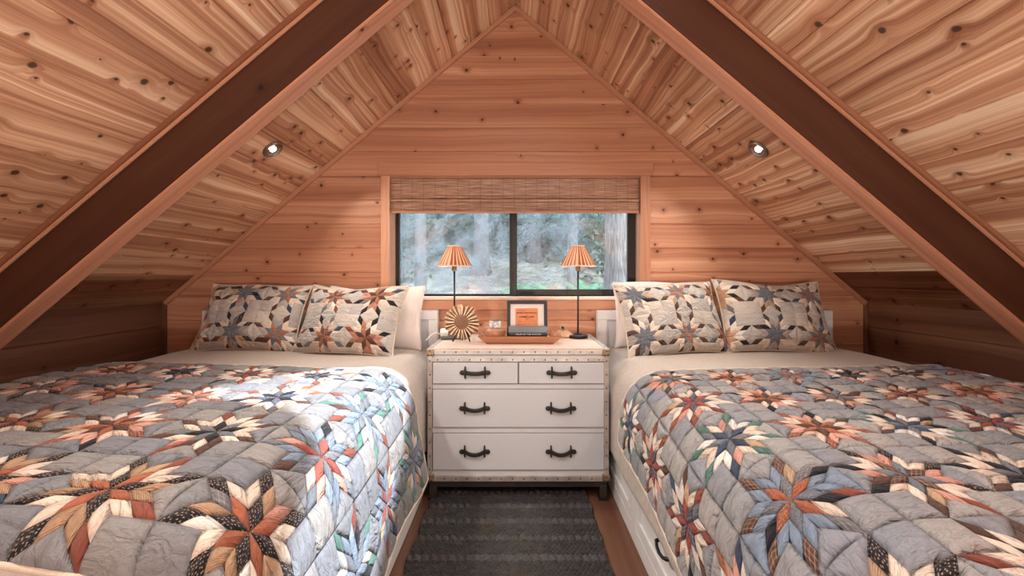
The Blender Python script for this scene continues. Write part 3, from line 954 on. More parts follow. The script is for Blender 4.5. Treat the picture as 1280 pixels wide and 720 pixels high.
# ------------------------------------------------------------------ beds
def bed(side, xa, yf, label):
    """side -1 left, +1 right; xa = inner face of the base"""
    root = empty('storage_bed', (xa, 1.7, 0), 0, label, 'bed')
    sg = side
    W = 1.56
    yh = 2.90
    def B(name, lo, hi, mat, bev=0.003, parent=root, **k):
        a = (min(lo[0] * sg, hi[0] * sg), lo[1] - 1.7, lo[2]); b = (max(lo[0] * sg, hi[0] * sg), hi[1] - 1.7, hi[2])
        return box(name, a, b, mat, parent, bev, **k)
    B('base', (0.022, yf + 0.03, 0.02), (W - 0.02, yh - 0.02, 0.44), M['whitepaint'])
    B('plinth_rail', (0.0, yf, 0.0), (0.03, yh, 0.075), M['whitepaint'])
    B('top_rail', (0.0, yf, 0.385), (0.03, yh, 0.45), M['whitepaint'])
    B('foot_board', (0.0, yf - 0.02, 0.0), (W, yf + 0.012, 0.46), M['whitepaint'])
    ys = []
    y = 2.80
    while y - 0.86 > yf - 0.3:
        ys.append((max(y - 0.80, yf + 0.06), y)); y -= 0.88
    for i in range(len(ys) + 1):
        yy = 2.80 + 0.08 if i == 0 else ys[i - 1][0]
        B('stile', (0.0, max(yy - 0.08, yf + .012), 0.07), (0.03, yy, 0.39), M['whitepaint'])
    for (y0, y1) in ys:
        d = B('drawer', (0.008, y0 + 0.003, 0.078), (0.03, y1 - 0.003, 0.382), M['whitepaint'], 0.002)
        bm = bmesh.new()
        fr = 0.055
        for lo, hi in (((0.0, y0 + 0.003, 0.078), (0.010, y1 - 0.003, 0.078 + fr)), ((0.0, y0 + 0.003, 0.382 - fr), (0.010, y1 - 0.003, 0.382)),
                       ((0.0, y0 + 0.003, 0.078 + fr), (0.010, y0 + fr, 0.382 - fr)), ((0.0, y1 - fr, 0.078 + fr), (0.010, y1 - 0.003, 0.382 - fr))):
            a = (min(lo[0] * sg, hi[0] * sg), lo[1] - 1.7, lo[2]); b = (max(lo[0] * sg, hi[0] * sg), hi[1] - 1.7, hi[2])
            bm_box(bm, a, b, 0.004)
        from_bm('drawer_moulding', bm, M['whitepaint'], d)
        yc = (y0 + y1) / 2 - 1.7
        xs = -sg
        pts = [(xs * -0.002, yc - 0.055, 0.245), (xs * 0.022, yc - 0.052, 0.240), (xs * 0.027, yc - 0.03, 0.232), (xs * 0.029, yc, 0.229), (xs * 0.027, yc + 0.03, 0.232), (xs * 0.022, yc + 0.052, 0.240), (xs * -0.002, yc + 0.055, 0.245)]
        tag(tube('handle', pts, [0.009, 0.007, 0.006, 0.006, 0.006, 0.007, 0.009], M['black'], d, 10), 'black bow handle')
    bm = bmesh.new()
    a = (min(0.02 * sg, (W - 0.02) * sg), yf + 0.02 - 1.7, 0.44); b = (max(0.02 * sg, (W - 0.02) * sg), yh - 0.03 - 1.7, 0.722)
    bm_box(bm, a, b, 0.13, 5)
    from_bm('mattress', bm, M['whitecotton'], root, auto=60)
    # headboard: frame, moulding and recessed panel
    hz = E - (388 - CY) * 2.90 / F
    h0, h1 = 0.015, W + 0.03
    B('headboard', (h0, yh + 0.012, 0.02), (h1, yh + 0.05, hz), M['whitepaint'])
    bm = bmesh.new()
    fr = 0.062
    for lo, hi in (((h0, yh, hz - fr), (h1, yh + 0.018, hz)), ((h0, yh, 0.3), (h0 + fr, yh + 0.018, hz - fr)), ((h1 - fr, yh, 0.3), (h1, yh + 0.018, hz - fr)), ((h0 + fr, yh, 0.3), (h1 - fr, yh + 0.018, 0.3 + fr))):
        bm_box(bm, (min(lo[0] * sg, hi[0] * sg), lo[1] - 1.712, lo[2]), (max(lo[0] * sg, hi[0] * sg), hi[1] - 1.7, hi[2]), 0.004)
    for k, (o1, w) in enumerate(((fr, 0.012),)):
        for lo, hi in (((h0 + o1, yh + 0.004, hz - o1 - w), (h1 - o1, yh + 0.018, hz - o1)), ((h0 + o1, yh + 0.004, 0.3 + fr), (h0 + o1 + w, yh + 0.018, hz - o1 - w)), ((h1 - o1 - w, yh + 0.004, 0.3 + fr), (h1 - o1, yh + 0.018, hz - o1 - w))):
            bm_box(bm, (min(lo[0] * sg, hi[0] * sg), lo[1] - 1.7, lo[2]), (max(lo[0] * sg, hi[0] * sg), hi[1] - 1.7, hi[2]), 0.003)
    from_bm('headboard_frame', bm, M['whitepaint'], root)
    return root
LXA, RXA = -0.505, 0.535
LYF, RYF = 0.80, 0.46
bed(-1, LXA, LYF, 'white storage bed with drawers on the left under the sloping ceiling')
bed(1, RXA, RYF, 'white storage bed with drawers on the right under the sloping ceiling')
LXB, RXB = -2.12, 2.12
TOP = 0.742
def coverlet(name, bend, xa, xb, y0, y1, hang, label):
    mb = MB()
    sg = 1 if xb > xa else -1
    nx, ny = 110, 110
    x0 = xa - sg * hang; x1 = xb + sg * 0.30
    ids = []
    for i in range(nx + 1):
        row = []
        for j in range(ny + 1):
            p = x0 + (x1 - x0) * i / nx; q = y0 + (y1 - y0) * j / ny
            row.append(mb.vert(bend(p, q, 0.0)))
        ids.append(row)
    for i in range(nx):
        for j in range(ny):
            c = (ids[i][j], ids[i + 1][j], ids[i + 1][j + 1], ids[i][j + 1])
            mb.face(c if sg > 0 else c[::-1], None, 0, None, True)
    o = mb.build(name, M['coverlet'])
    md = o.modifiers.new('thick', 'SOLIDIFY'); md.thickness = 0.004; md.offset = -1
    return tag(o, label, 'coverlet')
bl = make_bend(LXA + 0.018, LXB, LYF - 0.02, TOP, 0.19, 0.11, 0.004, 0, 0.0, 0.006)
br = make_bend(RXA - 0.017, RXB, RYF - 0.02, TOP, 0.19, 0.11, 0.004, 0, 0.0, 0.005)
coverlet('bed_coverlet', bl, LXA + 0.018, LXB, LYF + 0.10, 2.885, 0.40, 'plain beige coverlet spread over the left bed under its quilt')
coverlet('bed_coverlet', br, RXA - 0.017, RXB, RYF - 0.02, 2.885, 0.40, 'plain beige coverlet spread over the right bed under its quilt')
S_ = 0.35
qL = make_bend(LXA + 0.045, LXB - 0.025, LYF - 0.05, TOP + 0.014, 0.22, 0.12, 0.035, 0.22, 0.004, 0.014)
qR = make_bend(RXA - 0.050, RXB + 0.025, RYF - 0.05, TOP + 0.014, 0.22, 0.12, 0.015, 0.05, 0.004, 0.012)
palsL = {(0, -1): PALS[1], (0, 0): PALS[6], (-1, 0): PALS[0], (1, -1): PALS[1], (1, 0): PALS[8], (-2, 1): PALS[0], (-1, 1): PALS[0], (-1, -1): PALS[1], (0, 1): PALS[7], (1, 1): PALS[9], (2, 0): PALS[9], (2, 1): PALS[8], (2, -1): PALS[5], (0, 2): PALS[7], (1, 2): PALS[9], (2, 2): PALS[9], (-1, 0): PALS[0]}
palsR = {(0, 0): PALS[0], (0, -1): PALS[4], (-1, -1): PALS[3], (-1, 0): PALS[2], (-1, 1): PALS[5], (-2, 1): PALS[5], (-2, 0): PALS[5], (0, 1): PALS[0], (1, 0): PALS[2], (-2, -1): PALS[7], (-1, 2): PALS[4], (1, -1): PALS[6], (0, 2): PALS[0], (1, 1): PALS[4]}
quilt('patchwork_quilt', (-0.853, 1.234), (0.334, -0.042), (-0.012, 0.338), 0.33, (-4, 2), (-1, 2), qL, 'star patchwork quilt over the left bed with sunlight across its side', 21, palsL, grey_dim=0.78)  # greys darkened to paint in the weaker light on this bed
quilt('patchwork_quilt', (0.886, 1.257), (0.278, 0.024), (0.030, 0.316), 0.29, (-2, 5), (-3, 2), qR, 'star patchwork quilt over the right bed hanging in front of its drawers', 22, palsR)

# ------------------------------------------------------------------ pillows
def pattern_at(x, y, S, pals, seed):
    bu, bv = floor(x / S + .5), floor(y / S + .5)
    lx, ly = x - bu * S, y - bv * S
    L = LP * S
    pal = pals[(bu * 3 + bv * 5 + seed) % len(pals)]
    q = random.Random(bu * 71 + bv * 911 + seed * 13)
    a = atan2(ly, lx)
    k = int(floor(a / (pi / 4))) % 8
    d1, d2 = dirv(k), dirv(k + 1)
    det = d1[0] * d2[1] - d1[1] * d2[0]
    s = (lx * d2[1] - ly * d2[0]) / det / L; r = (d1[0] * ly - d1[1] * lx) / det / L
    if s <= 1 and r <= 1:
        i, j = min(1, int(s * 2)), min(1, int(r * 2))
        for _ in range(k * 4 + i * 2 + j): q.random(); 
        q2 = random.Random(k * 17 + i * 5 + j * 3 + bu * 71 + bv * 911 + seed)
        c, fab = star_cell(k, i, j, pal, q2)
        fa, fb = s * 2 - i, r * 2 - j
        return c, fab, 0.75 * (max(0, sin(pi * fa)) * max(0, sin(pi * fb))) ** 0.5
    m = L * sqrt(.5)
    ax, ay = abs(lx), abs(ly)
    if ax > m and ay > m:
        w = S / 2 - m
        fa, fb = (ax - m) / w, (ay - m) / w
        g = GREYP[(bu * 7 + bv * 3 + (lx > 0) + 2 * (ly > 0)) % 4]
        return g, 0, (max(0, sin(pi * fa)) * max(0, sin(pi * fb))) ** 0.42
    if ax < ay: ax, ay = ay, ax
    dx = (S / 2 - ax) / (S / 2 - L); dy = max(0.0, ((ax - L) - ay)) / (S / 2 - L)
    return GREYP[(bu + bv + (lx > ly)) % 4], 0, min(1.0, 2.6 * min(dx, dy * 0.7 + 0.0)) ** 0.5 if min(dx, dy) > 0 else 0.0
PRUST = (0.36, 0.16, 0.10); PPINK = (0.52, 0.28, 0.21); PGREY = (0.42, 0.40, 0.38)
GREYP = [(0.52, 0.48, 0.435), (0.48, 0.455, 0.425), (0.58, 0.53, 0.475), (0.45, 0.43, 0.41)]
PP = [((PRUST, 3), (BROWN, 0), (CREAM, 0), (PPINK, 1), (BLACK, 0)), ((SLATE, 3), (SLATE, 0), (CREAM, 0), (PGREY, 1), (BLACK, 3)), ((BROWN, 3), (PRUST, 2), (CREAM, 1), (PGREY, 0), (SLATE, 0)), ((PPINK, 0), (TAN, 0), (CREAM, 0), (WHITE, 0), (SLATE, 3)), ((PRUST, 0), (SLATE, 3), (CREAM, 0), (PGREY, 0), (BROWN, 0))]
def pillow(name, w, h, T, matf, label, pattern=None, off=(0, 0), seed=0, nx=190, ny=130, dip=0.07, root=None):
    mb = MB()
    def shape(a, b, s):
        ea, eb = max(0.0, 1 - abs(a) ** 2.6), max(0.0, 1 - abs(b) ** 2.6)
        t_ = T * 0.5 * (ea ** 0.62) * (eb ** 0.62) * (1 + 0.12 * sin(a * 3 + seed) * cos(b * 4 + seed * 2))
        x = w / 2 * a * (1 - dip * (1 - b * b)) ; z = h / 2 * b * (1 - dip * 1.3 * (1 - a * a))
        z += 0.010 * sin(a * 3.3 + seed * 1.7) * (1 if b > 0 else 0.2) * abs(b)
        return x, s * t_, z
    fr, bk = {}, {}
    for i in range(nx + 1):
        for j in range(ny + 1):
            a, b = -1 + 2 * i / nx, -1 + 2 * j / ny
            x, y, z = shape(a, b, -1)
            pf = 0.0
            if pattern:
                pf = pattern_at(a * w / 2 + off[0], b * h / 2 + off[1], pattern, PP, seed)[2] * 0.0085
                e = min(1 - abs(a), 1 - abs(b)); pf *= min(1, e * 12)
            else:
                pf = 0.004 * sin(a * 9 + b * 4) * (1 - a * a) * (1 - b * b)
            wr = 0.004 * sin(a * 14 + 5 * b) * abs(a) ** 4 * (1 - abs(b))
            fr[i, j] = mb.vert((x, y - pf - wr, z))
            edge = i in (0, nx) or j in (0, ny)
            if i % 5 == 0 and j % 5 == 0 or edge:
                bk[i, j] = fr[i, j] if edge else mb.vert((x, -y, z))
    for i in range(nx):
        for j in range(ny):
            a, b = -1 + (2 * i + 1) / nx, -1 + (2 * j + 1) / ny
            c, fab = None, 0
            if pattern: c, fab, _ = pattern_at(a * w / 2 + off[0], b * h / 2 + off[1], pattern, PP, seed)
            ids = ((i, j), (i + 1, j), (i + 1, j + 1), (i, j + 1))
            mb.face([fr[k] for k in ids], [(k[0] / nx * w, k[1] / ny * h) for k in ids], 0, c, True, fab=fab)
    for i in range(0, nx, 5):
        for j in range(0, ny, 5):
            ids = [(i, j)]
            ids += [(i + k, j) for k in range(1, 5)] if j == 0 else []
            ids += [(i + 5, j)]
            ids += [(i + 5, j + k) for k in range(1, 5)] if i + 5 == nx else []
            ids += [(i + 5, j + 5)]
            ids += [(i + 5 - k, j + 5) for k in range(1, 5)] if j + 5 == ny else []
            ids += [(i, j + 5)]
            ids += [(i, j + 5 - k) for k in range(1, 5)] if i == 0 else []
            mb.face([bk[k] for k in ids][::-1], None, 1 if pattern else 0, (0.6, 0.55, 0.48), True, fab=0)
    if pattern:
        r = empty(name, (0, 0, 0), 0, label, 'pillow')
        mb.build('sham_cover', [M['quilt'], M['binding']], r)
        pts = [shape(-1 + 2 * i / 40, -1, 0) for i in range(40)] + [shape(1, -1 + 2 * i / 40, 0) for i in range(40)] + [shape(1 - 2 * i / 40, 1, 0) for i in range(40)] + [shape(-1, 1 - 2 * i / 40, 0) for i in range(41)]
        tag(tube('piping', pts, 0.005, M['binding'], r, 6), 'pale piped edge')
    else:
        r = mb.build(name, matf); tag(r, label, 'pillow')
    return r
def put(o, bc, lean, yaw=0.0, roll=0.0, h=0.44):
    """bc = middle of the bottom edge; lean back in degrees"""
    R = Matrix.Rotation(math.radians(yaw), 4, 'Z') @ Matrix.Rotation(math.radians(-lean), 4, 'X') @ Matrix.Rotation(math.radians(roll), 4, 'Y')
    o.matrix_world = Matrix.Translation(Vector(bc)) @ R @ Matrix.Translation((0, 0, h / 2))
PZ = 0.742
put(pillow('quilted_pillow', 0.68, 0.465, 0.19, None, 'star patchwork pillow against the dark corner at the left end of the left bed', 0.285, (0.05, -0.15), 1), (-1.69, 2.675, PZ), 25, -3, 1, 0.445)
put(pillow('quilted_pillow', 0.675, 0.455, 0.19, None, 'star patchwork pillow on the left bed, nearest the window, in front of a white pillow', 0.285, (0.10, -0.14), 7), (-1.035, 2.56, PZ), 27, -12, 0.5, 0.435)
put(pillow('white_pillow', 0.66, 0.42, 0.15, M['whitecotton'], 'plain white pillow on the left bed standing behind the patchwork pillow', None, seed=3, nx=60, ny=40), (-0.92, 2.785, PZ - 0.02), 11, -5, 0, 0.42)
put(pillow('quilted_pillow', 0.69, 0.475, 0.19, None, 'star patchwork pillow on the right bed beside the window and headboard corner', 0.285, (-0.03, -0.15), 4), (0.985, 2.555, PZ), 25, 13, -1, 0.455)
put(pillow('quilted_pillow', 0.685, 0.48, 0.19, None, 'star patchwork pillow on the right bed, farther from the window, overlapping its neighbour', 0.285, (0.06, -0.13), 6), (1.62, 2.63, PZ), 25, 0, 1.5, 0.46)
put(pillow('white_pillow', 0.66, 0.44, 0.14, M['whitecotton'], 'plain white pillow on the right bed half hidden behind a patchwork pillow', None, seed=5, nx=60, ny=40), (0.965, 2.79, PZ), 9, 3, 0, 0.44)
# ------------------------------------------------------------------ chest of drawers
CD = 2.31
k_ = CD / F
cx = lambda x: (x - CX) * k_
cz = lambda y: E - (y - CY) * k_
C0 = (0.016, CD + 0.3, 0.0)
chest = empty('chest_of_drawers', C0, 0, 'cream trunk style chest of drawers with riveted metal edges between the two beds', 'chest of drawers')
def cb(name, lo, hi, mat, bev=0.002, parent=chest, **kw):
    return box(name, [lo[i] - C0[i] for i in range(3)], [hi[i] - C0[i] for i in range(3)], mat, parent, bev, **kw)
XL, XR = cx(534.5), cx(761)
ZT = cz(436.6); ZBm = cz(601.5)
YBK = 2.925
cb('body', (XL, CD + 0.006, ZBm), (XR, YBK, ZT - 0.010), M['canvas'], 0.003)
cb('top', (XL - 0.004, CD - 0.004, ZT - 0.012), (XR + 0.004, YBK + 0.004, ZT), M['leathertop'], 0.004)
# metal strips on the front with rows of nails
NAIL = []
def nail(p, parent):
    if not NAIL:
        bm = bmesh.new()
        bmesh.ops.create_uvsphere(bm, u_segments=10, v_segments=6, radius=0.0042)
        o = from_bm('nail', bm, M['naildark'], parent, True); NAIL.append(o)
    else:
        o = NAIL[0].copy(); COL.objects.link(o); o.parent = parent
    o.location = p; o.scale = (1, 0.6, 1)
    return o
def strip(lo, hi, horiz, n):
    o = cb('edge_strip', lo, hi, M['metalstrip'], 0.0012)
    for i in range(n):
        t_ = (i + 0.5) / n
        if horiz: p = Vector((lo[0] + (hi[0] - lo[0]) * t_, lo[1], (lo[2] + hi[2]) / 2))
        else: p = Vector(((lo[0] + hi[0]) / 2, lo[1], lo[2] + (hi[2] - lo[2]) * t_))
        nail(p - Vector(C0), o)
    return o
yf_ = CD - 0.001
strip((XL, yf_ - .002, cz(443)), (XR, CD + .006, cz(436.8)), True, 16)
strip((XL + 0.024, yf_, cz(452.2)), (XR - 0.024, CD + .006, cz(447.4)), True, 16)
strip((XL, yf_ - .002, cz(601.5)), (XR, CD + .006, cz(595)), True, 16)
strip((XL, yf_ - .001, cz(595)), (XL + 0.025, CD + .006, cz(443)), False, 9)
strip((XR - 0.025, yf_ - .001, cz(595)), (XR, CD + .006, cz(443)), False, 9)
# strips round the top and the sides
for (lo, hi) in (((XL - .005, CD - .005, ZT - 0.001), (XR + .005, CD + .020, ZT + 0.0015)), ((XL - .005, YBK - 0.02, ZT - 0.001), (XR + .005, YBK + .005, ZT + 0.0015)),
                 ((XL - .005, CD + .02, ZT - 0.001), (XL + .022, YBK - .02, ZT + 0.0015)), ((XR - .022, CD + .02, ZT - 0.001), (XR + .005, YBK - .02, ZT + 0.0015))):
    cb('edge_strip', lo, hi, M['metalstrip'], 0.0008)
for X in (XL, XR):
    s_ = 1 if X == XR else -1
    for z in (ZBm, ZT - 0.024):
        cb('side_strip', (X - 0.001 if s_ > 0 else X - .002, CD + .006, z), (X + 0.002 if s_ > 0 else X + .001, YBK, z + 0.024), M['metalstrip'], 0.0005)
for X in (XL, XR):
    for z in (cz(601.8), cz(445.2)):
        s_ = 1 if X == XL else -1
        bm = bmesh.new()
        a = (min(X - s_ * .006, X + s_ * .036), CD - .008, z); b = (max(X - s_ * .006, X + s_ * .036), CD + .03, z + 0.038)
        bm_box(bm, a, b, 0.008, 3)
        for v in bm.verts: v.co -= Vector(C0)
        c = from_bm('corner_bracket', bm, M['brass'], chest, auto=40)
        for (dx, dz) in ((0.004, 0.008), (0.022, 0.008), (0.013, 0.028)):
            nail(Vector((X + s_ * dx, CD - .008, z + dz)) - Vector(C0), c)
def pull(cxx, czz, parent, drop):
    w = 0.166
    bm = bmesh.new()
    n = 28
    rows = []
    for i in range(n + 1):
        t_ = i / n; x = -w / 2 + w * t_
        s_ = abs(2 * t_ - 1)
        inner = max(0.0, 1 - (abs(x) / 0.052) ** 2)
        out = 0.006 + 0.011 * inner
        sag = -drop * inner
        hw = 0.0118 if s_ < 0.86 else 0.0118 * sqrt(max(0.0, 1 - ((s_ - 0.86) / 0.14) ** 2)) + 0.0012
        hw *= 1 - 0.12 * inner
        rows.append([(x, -out, sag + hw), (x, -out - 0.0025, sag), (x, -out, sag - hw), (x, -out + 0.003, sag - hw), (x, -out + 0.003, sag + hw)])
    vv = [[bm.verts.new((p[0] + cxx - C0[0], p[1] + CD - 0.003 - C0[1], p[2] + czz - C0[2])) for p in r] for r in rows]
    for i in range(n):
        for j in range(5):
            bm.faces.new((vv[i][j], vv[i + 1][j], vv[i + 1][(j + 1) % 5], vv[i][(j + 1) % 5]))
    bm.faces.new(vv[0]); bm.faces.new(vv[-1][::-1])
    for s_ in (-1, 1):
        p = Vector((cxx + s_ * 0.0525, CD - 0.009, czz)) - Vector(C0)
        bm_tube(bm, [p + Vector((0, 0.007, -0.029)), p + Vector((0, -0.002, -0.027)), p + Vector((0, -0.003, 0)), p + Vector((0, -0.002, 0.027)), p + Vector((0, 0.007, 0.029))], [0.0045, 0.0046, 0.0048, 0.0046, 0.0045], 10)
        bmesh.ops.create_uvsphere(bm, u_segments=10, v_segments=6, radius=0.0035, matrix=Matrix.Translation(Vector((cxx + s_ * 0.072, CD - 0.013, czz)) - Vector(C0)))
    return tag(from_bm('handle', bm, M['leather'], parent, True, 50), 'black leather strap pull on two iron bars')
def drawer(x0, x1, y0, y1, hx, hy, drop):
    X0, X1, Z0, Z1 = cx(x0), cx(x1), cz(y1), cz(y0)
    g = 0.0028
    d = cb('drawer', (X0 + g, CD - 0.002, Z0 + g), (X1 - g, CD + 0.03, Z1 - g), M['canvas'], 0.0022)
    for hh in hx: pull(cx(hh), cz(hy), d, drop)
    # dark reveal around the drawer front
    bm = bmesh.new()
    for lo, hi in (((X0, Z0), (X1, Z0 + g)), ((X0, Z1 - g), (X1, Z1)), ((X0, Z0), (X0 + g, Z1)), ((X1 - g, Z0), (X1, Z1))):
        bm_box(bm, (lo[0] - C0[0], CD + 0.0035 - C0[1], lo[1] - C0[2]), (hi[0] - C0[0], CD + 0.0068 - C0[1], hi[1] - C0[2]))
    from_bm('reveal', bm, M['gap'], d)
drawer(540.5, 647.7, 452.6, 480, (594,), 465.5, 0.004)
drawer(648.3, 755.5, 452.6, 480, (702,), 465.5, 0.006)
drawer(540.5, 755.5, 486.2, 534.5, (593.5, 701), 510, 0.010)
drawer(540.5, 755.5, 541.2, 587.8, (593.5, 701), 564, 0.014)
# dark iron stand
cb('base_rail', (XL + .008, CD + .012, ZBm - 0.036), (XR - .008, CD + .05, ZBm - 0.001), M['darkwood'], 0.002)
for X in (XL + .008, XR - .046):
    cb('base_rail', (X, CD + .05, ZBm - 0.036), (X + .038, YBK - 0.04, ZBm - 0.001), M['darkwood'], 0.002)
    for Y in (CD + .010, YBK - .055):
        lg = cb('leg', (X, Y, 0.012), (X + .038, Y + .038, ZBm - 0.03), M['darkwood'], 0.003)
        cb('foot', (X - .006, Y - .006, 0.001), (X + .044, Y + .044, 0.016), M['black'], 0.003, lg)

# ------------------------------------------------------------------ table lamps
def shade_mat():
    t = NT('pleated_shade')
    s = t.n('ShaderNodeSeparateXYZ', {0: t.obj()})
    an = t.math('ARCTAN2', s.outputs[1], s.outputs[0])
    w = t.math('FRACT', t.math('MULTIPLY', an, 26 / (2 * pi)))
    n = t.noise(t.xyz(t.math('MULTIPLY', t.math('FLOOR', t.math('MULTIPLY', an, 26 / (2 * pi))), 7.3), t.math('MULTIPLY', s.outputs[2], 3)), 1.0, 0.0)
    st = t.math('LESS_THAN', w, t.lin(n, 0.3, 0.7, 0.28, 0.6))
    c = t.mix(st, (0.88, 0.70, 0.55), (0.46, 0.17, 0.07))
    d = t.n('ShaderNodeBsdfDiffuse', {'Color': c}).outputs[0]
    tl = t.n('ShaderNodeBsdfTranslucent', {'Color': c}).outputs[0]
    return t.finish(t.n('ShaderNodeMixShader', {0: 0.5, 1: d, 2: tl}).outputs[0])
M['shade'] = shade_mat()
t = NT('lamp_bulb_glow')
M['bulb'] = t.finish(t.n('ShaderNodeEmission', {'Color': (1.0, 0.72, 0.45, 1), 'Strength': 22.0}).outputs[0])
def lamp(px_, label):
    d = 2.74
    X = (px_ - CX) * d / F
    root = empty('table_lamp', (X, d, ZT + 0.0015), 0, label, 'lamp', None)
    lathe('base', [(0.0, 0.0), (0.060, 0.0), (0.0615, 0.003), (0.0615, 0.017), (0.058, 0.0195), (0.024, 0.021), (0.021, 0.027), (0.008, 0.030), (0.007, 0.036)], M['black'], root, 40)
    zt_ = E + (CY - 333) * d / F - ZT     # shade bottom
    zp = E + (CY - 308) * d / F - ZT
    tube('pole', [(0, 0, 0.030), (0, 0, 0.2), (0, 0, zt_ - 0.025)], 0.0056, M['black'], root, 12)
    lathe('socket', [(0.0, zt_ - 0.030), (0.015, zt_ - 0.030), (0.0155, zt_ - 0.004), (0.012, zt_ + 0.016), (0.0, zt_ + 0.017)], M['brass'], root, 24)
    bm = bmesh.new()
    bmesh.ops.create_uvsphere(bm, u_segments=16, v_segments=10, radius=0.019, matrix=Matrix.Translation((0, 0, zt_ + 0.045)))
    from_bm('bulb', bm, M['bulb'], root, True)
    # pleated cone, open at both ends
    r0, r1 = 0.111, 0.039
    n = 208
    bm = bmesh.new()
    def ring(r, z, amp):
        return [bm.verts.new(((r + amp * sin(26 * 2 * pi * k / n)) * cos(2 * pi * k / n), (r + amp * sin(26 * 2 * pi * k / n)) * sin(2 * pi * k / n), z)) for k in range(n)]
    R_ = [ring(r0 + (r1 - r0) * i / 6, zt_ + (zp - zt_) * i / 6, 0.0030 - 0.002 * i / 6) for i in range(7)]
    for i in range(6):
        for k in range(n):
            f = bm.faces.new((R_[i][k], R_[i][(k + 1) % n], R_[i + 1][(k + 1) % n], R_[i + 1][k])); f.smooth = True
    shd = from_bm('shade', bm, M['shade'], root)
    md = shd.modifiers.new('thick', 'SOLIDIFY'); md.thickness = 0.0015
    for r, z in ((r0 + .001, zt_), (r1 + .001, zp)):
        tag(tube('shade_rim', [((r) * cos(2 * pi * k / 48), r * sin(2 * pi * k / 48), z) for k in range(49)], 0.0032, M['shaderim'], shd, 8), 'pale trim ring')
    lathe('harp', [(0.0, zt_ + 0.064), (0.006, zt_ + 0.066), (0.004, zp - 0.006), (0.0, zp - 0.004)], M['black'], root, 12)
    L = bpy.data.lights.new('lamp_light', 'POINT'); L.energy = LAMP_W; L.color = (1.0, 0.72, 0.46); L.shadow_soft_size = 0.02
    lo = bpy.data.objects.new('lamp_light', L); COL.objects.link(lo); lo.parent = root; lo.location = (0, 0, zt_ + 0.045)
    return root
LAMP_W = 14.0
M['shaderim'] = plain('shade_rim', (0.80, 0.68, 0.58), 0.8, 0, 0.03, 30)
lamp(568, 'slim black table lamp with pleated striped shade at the left end of the chest')
lamp(722.5, 'slim black table lamp with pleated striped shade at the right end of the chest')

# ------------------------------------------------------------------ things on the chest
# sunburst ornament
sb = empty('sunburst_ornament', (cx(0) * 0 + (577 - CX) * 2.56 / F, 2.56, ZT + 0.0015), 0, 'wooden sunburst ornament with brown round centre on two short black legs', 'ornament')
zc = E - (403 - CY) * 2.56 / F - ZT
M['petal'] = plain('split_wood_petal', (0.74, 0.56, 0.38), 0.7, 0, 0.25, 80)
M['petalin'] = plain('petal_hollow', (0.27, 0.155, 0.09), 0.8, 0, 0.3, 90)
M['disc'] = plain('brown_disc', (0.20, 0.095, 0.055), 0.6, 0, 0.3, 140, 0.0008, 500)
q = random.Random(9)
NP = 23
for i in range(NP):
    a = 2 * pi * i / NP
    R0, R1 = 0.036, 0.100 + q.uniform(-0.006, 0.010)
    bm = bmesh.new()
    n = 8; rows = []
    for s_ in range(5):
        t_ = s_ / 4
        r = R0 + (R1 - R0) * t_
        w = 0.0042 + 0.0066 * t_
        dep = 0.012 + 0.006 * t_
        row = []
        for k in range(n + 1):
            b = pi * k / n     # open half tube facing the viewer
            for _ in (0,): row.append(bm.verts.new((r, 0.004 + dep * sin(b) * 1.0 - 0.010, w * cos(b))))
        rows.append(row)
    for s_ in range(4):
        for k in range(n):
            f = bm.faces.new((rows[s_][k], rows[s_][k + 1], rows[s_ + 1][k + 1], rows[s_ + 1][k])); f.smooth = True
    tilt = q.uniform(-0.12, 0.12)
    Mx = Matrix.Translation((0, 0, zc)) @ Matrix.Rotation(-a + tilt * 0.3, 4, 'Y') 
    bmesh.ops.transform(bm, matrix=Mx, verts=bm.verts)
    o = from_bm('petal', bm, [M['petal'], M['petalin']], sb)
    md = o.modifiers.new('thick', 'SOLIDIFY'); md.thickness = 0.0042; md.offset = 0; md.material_offset = 1; md.material_offset_rim = 0
lathe('round_centre', [(0.0, -0.003), (0.036, -0.003), (0.039, 0.002), (0.039, 0.010), (0.034, 0.0125), (0.0, 0.0135)], M['disc'], sb, 40, (0, -0.004, zc), True, Matrix.Rotation(math.radians(90), 4, 'X'))
lathe('backing', [(0.0, 0.0), (0.055, 0.0), (0.055, 0.006), (0.0, 0.006)], M['disc'], sb, 32, (0, 0.018, zc), True, Matrix.Rotation(math.radians(90), 4, 'X'))
for s_ in (-1, 1):
    tube('leg', [(s_ * 0.030, 0.006, zc - 0.060), (s_ * 0.040, -0.004, 0.035), (s_ * 0.050, -0.016, 0.0045)], [0.0045, 0.005, 0.0045], M['black'], sb, 8)
tube('back_leg', [(0, 0.016, zc - 0.03), (0, 0.045, 0.0045)], 0.0035, M['black'], sb, 8)

# small white device with cord behind the ornament
dv = empty('white_phone', ((560 - CX) * 2.70 / F, 2.70, ZT + 0.0015), 0.2, 'small white and dark grey telephone half hidden behind the sunburst ornament', 'telephone')
M['whiteplastic'] = plain('white_plastic', (0.75, 0.73, 0.71), 0.4, 0, 0.03, 10)
M['greyplastic'] = plain('grey_plastic', (0.09, 0.10, 0.115), 0.4, 0, 0.1, 10)
bm = bmesh.new(); bm_box(bm, (-0.045, -0.05, 0.0), (0.085, 0.05, 0.020), 0.008, 3); from_bm('base', bm, M['greyplastic'], dv, auto=40)
bm = bmesh.new(); bm_box(bm, (-0.048, -0.03, 0.018), (0.0, 0.04, 0.055), 0.012, 3)
bmesh.ops.rotate(bm, verts=bm.verts, cent=(0, 0, 0.03), matrix=Matrix.Rotation(0.25, 3, 'X')); from_bm('handset', bm, M['whiteplastic'], dv, auto=40)
